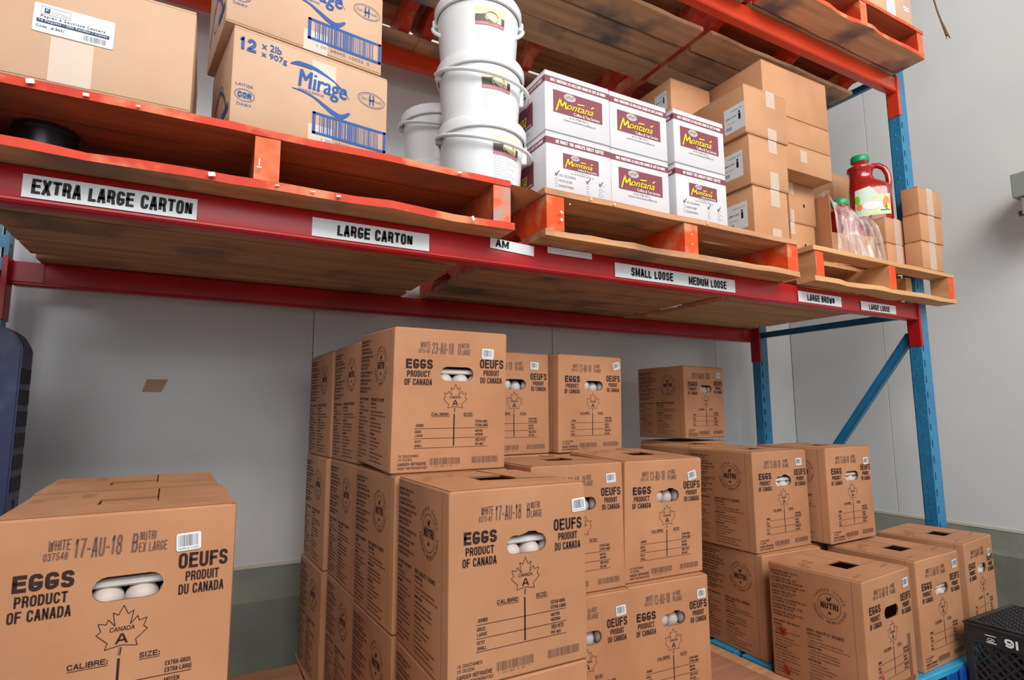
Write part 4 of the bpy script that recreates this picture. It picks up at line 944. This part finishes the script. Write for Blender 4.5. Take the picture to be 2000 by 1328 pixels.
# wider stacked boxes to the right
YF = 1.53
zA, zB, zC, zE = 2.043, 2.168, 2.291, 2.520
for (za, zb, lab, tp) in ((zA, zB, 'flat wide kraft box overhanging the two boxes with round holes', [(.0, .045, .05, .105)]), (zB, zC, 'flat wide kraft box between the tallest and the overhanging one', None), (zC, zE, 'tall kraft box on top of the right hand box pile, lid corner lifted', None)):
    carton('cardboard_box', lab, 2.070, 2.522, YF, YF+.36, za, zb, m_kraft, yaw=0, tape=tp, group='wide kraft boxes', seam=False)
hh = (zA-ZD)/2
for k in (0, 1):
    carton('cardboard_box', 'kraft box with a small round hole, %s of the two under the overhanging box' % ('lower', 'upper')[k], 2.325, 2.512+(.004 if k else -.012), 1.62, 1.93, ZD+k*hh, ZD+(k+1)*hh-.0005, m_kraft, tape=[(-.09, -.065, .0, .06), (-.09, -.060, hh-.06, hh-.002)], group='kraft boxes with round holes', hole=(.01, .09))
carton('cardboard_box', 'hidden kraft box carrying the left half of the wide boxes', 2.08, 2.315, 1.76, 1.94, ZD, zA, m_kraft, cat='box')
# open case of sauce jugs in plastic wrap
def jug_loft(bm):
    secs = [(0, 0, .078, .052), (.004, 0, .084, .058), (.02, 0, .086, .060), (.15, 0, .086, .060), (.178, -.002, .084, .058), (.200, -.012, .072, .054), (.216, -.026, .056, .050), (.235, -.031, .049, .047), (.262, -.031, .050, .048), (.272, -.031, .058, .055), (.283, -.031, .058, .055), (.294, -.030, .042, .041), (.305, -.030, .036, .036), (.316, -.030, .035, .035)]
    n = 36; rings = []
    for z, cx, a, b in secs:
        rg = []
        e = .62 if z < .19 else .85
        for k in range(n):
            t_ = 2*math.pi*k/n; c, s_ = math.cos(t_), math.sin(t_); rg.append(bm.verts.new((cx+a*math.copysign(abs(c)**e, c), b*math.copysign(abs(s_)**e, s_), z)))
        rings.append(rg)
    for i in range(len(rings)-1):
        for k in range(n): bm.faces.new((rings[i][k], rings[i][(k+1) % n], rings[i+1][(k+1) % n], rings[i+1][k]))
    bm.faces.new(rings[0]); bm.faces.new(rings[-1])
bmx = bmesh.new(); jug_loft(bmx); J_body = fin(bmx, 'jug_body', m_sauce, True)
bmx = bmesh.new(); tube(bmx, [(-.005, 0, .276), (.02, 0, .289), (.045, 0, .286), (.066, 0, .268), (.078, 0, .235), (.080, 0, .200), (.076, 0, .165)], [.012, .013, .0135, .0135, .013, .013, .013], 12); J_hand = fin(bmx, 'jug_handle', m_sauce, True)
bmx = bmesh.new(); lathe(bmx, [(0, .312), (.038, .312), (.0395, .316), (.0395, .338), (.037, .343), (0, .3435)], 36, 0, -.030); J_cap = fin(bmx, 'jug_cap', m_green, True)
def jug_label():
    P = Pr(); m1 = mat('label_green', srgb(120, 190, 60), .4); m2 = mat('label_orange', srgb(240, 130, 50), .4); m3 = mat('label_pale', srgb(206, 224, 206), .4); m4 = mat('label_yellow', srgb(236, 224, 96), .4)
    P.tess([(-.070, .030), (.072, .030), (.072, .128), (.030, .125), (.010, .150), (-.006, .172), (-.066, .158)], m3)
    P.disc(-.058, .11, .010, .022, m1, 1); P.disc(-.052, .075, .012, .016, m2, 1); P.rect(.0, .112, .068, .120, m4, 1); P.rect(-.03, .036, .070, .044, m4, 1); P.disc(.055, .085, .014, .030, m2, 1); P.disc(.062, .065, .010, .018, m4, 2)
    P.disc(-.002, .078, .040, .020, m_whiteink, 2); P.line((.055, .05), (.055, .080), .003, m_navy, 3); P.line((.050, .064), (.060, .064), .002, m_navy, 3); P.line((.03, .050), (.068, .050), .004, m_blue_ink, 3)
    def warp(x, y, z):
        a, b, e = .0875, .0615, .62
        c = max(-.999, min(.999, x/a)); cc = abs(c)**(1/e); s_ = math.sqrt(max(0, 1-cc*cc))**e
        return (x, -(b*s_)+y, z)
    return P
JP = jug_label()
def subdiv(P, step=.012):   # subdivide wide faces so the label can bend
    return P
def jwarp(x, y, z):
    a, b, e = .087, .0612, .62; c = max(-.999, min(.999, x/a)); cc = abs(c)**(1/e); s_ = math.sqrt(max(0, 1-cc*cc))**e
    return (x, -(b*s_)+y, z)
bmx = bmesh.new(); bmx.from_mesh(JP.mesh('jl'))
for xx in [k*.012 for k in range(-6, 7)]:
    bmesh.ops.bisect_plane(bmx, geom=list(bmx.verts)+list(bmx.edges)+list(bmx.faces), plane_co=(xx, 0, 0), plane_no=(1, 0, 0))
for v in bmx.verts: v.co = Vector(jwarp(*v.co))
J_lab = bpy.data.meshes.new('jug_label'); bmx.to_mesh(J_lab); bmx.free()
for m in JP.m: J_lab.materials.append(m)
def jug(x, y, z, yaw, label, sc=1):
    t = thing('sauce_jug', label, 'jug', (x, y, z), (0, 0, R(yaw)), 'red sauce jugs with green caps'); t.scale = (sc, sc, sc)
    for n_, me in (('jug_body', J_body), ('handle', J_hand), ('cap', J_cap), ('printed_label', J_lab)): mobj(n_, me, t)
    return t
TY = R(-10); tc_ = Vector((2.665, 1.652, ZD)); TW, TD, TH = .262, .255, .335
tr = thing('open_sauce_case', 'open cardboard case draped in clear plastic wrap on pale pallet', 'case', tc_, (0, 0, TY))
simple('tray_floor', tr, m_kraft, lambda bm: bx(bm, -TW/2, TW/2, -TD/2, TD/2, 0, .004))
simple('side_wall', tr, m_kraft, lambda bm: bx(bm, -TW/2, -TW/2+.004, -TD/2, TD/2, .004, TH, .001), label='tall left cardboard wall')
simple('side_wall', tr, m_kraft, lambda bm: bx(bm, TW/2-.004, TW/2, -TD/2, TD/2, .004, .26, .001))
simple('side_wall', tr, m_kraft, lambda bm: bx(bm, -TW/2+.004, TW/2-.004, TD/2-.004, TD/2, .004, .26, .001))
simple('front_wall', tr, m_kraft, lambda bm: bx(bm, -TW/2+.004, TW/2-.004, -TD/2, -TD/2+.004, .004, .15, .001))
ry = Euler((0, 0, TY)).to_matrix()
for (dx, dy, yw, lab) in ((.038, -.0625, -10, 'sauce jug in the wrapped case, front one, its green cap above the wrap'), (.036, .062, -10, 'sauce jug in the wrapped case, rear one behind the other')):
    p_ = tc_+ry @ Vector((dx, dy, .005)); jug(p_.x, p_.y, p_.z, yw, lab, .97)
def wrap(bm):
    nx, nz = 34, 30; g = []
    for i in range(nx+1):
        u = i/nx; row = []
        for k in range(nz+1):
            v = k/nz
            top = .345-.10*min(1, u*1.7)+.045*max(0, (u-.45))*1.2-.02*math.sin(u*9)
            z = .002+(top-.002)*v
            x = -TW/2-.004+u*(TW+.03)*(1-.12*v*(u-.0)); bulge = .012*math.sin(u*31+v*2)+.008*math.sin(u*57+3*v)+.01*noise.noise(Vector((u*9, v*3, 2)))
            y = -TD/2-.016-.020*(1-v)**2-bulge*(.4+.6*(1-v)) + .05*max(0, v-.75)*3*(.5+.5*u)
            row.append(bm.verts.new((x, y, z)))
        g.append(row)
    for i in range(nx):
        for k in range(nz): bm.faces.new((g[i][k], g[i+1][k], g[i+1][k+1], g[i][k+1]))
    # hood folded back over the left wall
    h = []
    for i in range(9):
        v = i/8; row = []
        for k in range(7):
            u = k/6; row.append(bm.verts.new((-TW/2-.005+.03*u*v, -TD/2-.012+v*TD*.9, .340+.012*math.sin(v*6)-.035*u*v*(1-v)*4+.006*math.sin(k*2.2))))
        h.append(row)
    for i in range(8):
        for k in range(6): bm.faces.new((h[i][k], h[i+1][k], h[i+1][k+1], h[i][k+1]))
simple('plastic_wrap', tr, m_wrap, wrap, smooth=True, label='crinkled clear plastic wrap')
# small boxes with tape
hs = .1285
SBX = [(2.828, 3.022, 1.480, 1.705, ZD+k*hs, ZD+(k+1)*hs, n_) for k, n_ in ((0, 'lower small taped box under the standing sauce jug'), (1, 'upper small taped box carrying the standing sauce jug'))]
for x0, x1, y0, y1, z0, z1, n_ in SBX: carton('cardboard_box', n_, x0, x1, y0, y1, z0, z1-.0005, m_kraft, tape=[(-.022, .03, .0, hs-.002)], group='small taped kraft boxes', seam=False)
hr = .1345
for k, n_ in enumerate(('bottom', 'middle', 'top')):
    carton('cardboard_box', 'small taped box, %s of the three at the right end of the shelf' % n_, 2.964, 3.150+(0, .018, .018)[k], 1.398-(0, .003, .006)[k], 1.474-(0, .002, .005)[k], ZD+k*hr, ZD+(k+1)*hr-.0005, m_kraft, tape=[(-.03, .025, .0, hr-.002)], group='small taped kraft boxes', seam=False, yaw=0)
jug(2.925, 1.590, ZD+2*hs+.001, -55, 'red sauce jug with green cap standing upright on small taped boxes', 1.06)
for k in (0, 1): carton('cardboard_box', 'kraft box behind the standing sauce jug, %s' % ('lower', 'upper')[k], 2.935, 3.20, 1.78, 2.10, ZD+k*.305, ZD+(k+1)*.305-.0005, m_kraft, group='kraft boxes behind the jug')
# box on the upper right pallet
ZD2 = ZU+.022+.105+.020+.002
c = carton('cardboard_box', 'tan carton on the upper right pallet with a large paper label', 2.56, 3.012, 1.365, 1.72, ZD2, ZD2+.32, m_kraft2, tape=None)
P = Pr(); P.rect(0, 0, .075, .30, m_paper); P.ring(.03, .12, .012, .015, .001, m_grey_ink, 1); P.text('2K', .022, .112, .038, .126, m_grey_ink, 0, 1)
for k in range(9): P.rect(.008, .02+k*.008, .06, .022+k*.008, m_lgrey_ink, 1)
P.rect(.05, .005, .12, .024, m_paper, 1); P.rect(.15, .10, .20, .125, m_paper, 0); P.text('LOT 204', .155, .108, .195, .118, m_grey_ink, 0, 1)
mobj('paper_label', P.mesh('upper_label'), c, (.0, -.178, .005))
# black cup in the left pallet opening
t = thing('black_cup', 'round black plastic pot tucked inside the left pallet opening', 'pot', (-.338, 1.595, ZB+.0225))
simple('pot_wall', t, m_blackpl, lambda bm: lathe(bm, [(0, 0), (.052, 0), (.055, .003), (.060, .090), (.063, .093), (.063, .100), (.058, .102), (.056, .095), (0, .093)], 40), smooth=True)
# wall fixture at right edge
t = thing('wall_fixture', 'grey metal hooded fixture cut by right edge of picture', 'fixture', (3.53, 1.06, 1.90))
simple('hood', t, m_galv, lambda bm: (bx(bm, -.10, .16, -.10, .145, .115, .235, .004)), rot=(0, R(0), 0))
simple('housing', t, m_blackpl, lambda bm: (bx(bm, -.07, .05, -.06, .115, .0, .114, .012, seg=3)), smooth=True)
simple('side_plate', t, m_galv, lambda bm: bx(bm, -.085, -.0705, -.06, .12, .03, .114, .003))
simple('knob', t, m_rope, lambda bm: tube(bm, [(-.03, .115, .05), (-.03, .148, .05)], .014, 12), smooth=True)
# dangling cord
def cord(bm):
    pts = [(0, 0, 0), (.0, .010, .05), (.003, .022, .10), (.0, .034, .17), (-.005, .045, .26), (0, .05, .4), (.05, .04, .8), (.14, .02, 1.3)]
    tube(bm, pts, [.008, .0065, .0045, .004, .004, .004, .004, .004], 8)
    for k in range(6): tube(bm, [(0, 0, .02), (.010*math.cos(k), .012*math.sin(k*2)-.006, -.018-.004*(k % 3))], [.0025, .0008], 5)
tag(simple('frayed_cord', None, m_rope, cord, (3.40, 1.385, 2.975), smooth=True), 'thin brown frayed cord dangling in front of right wall', 'cord')
bpy.context.view_layer.update()
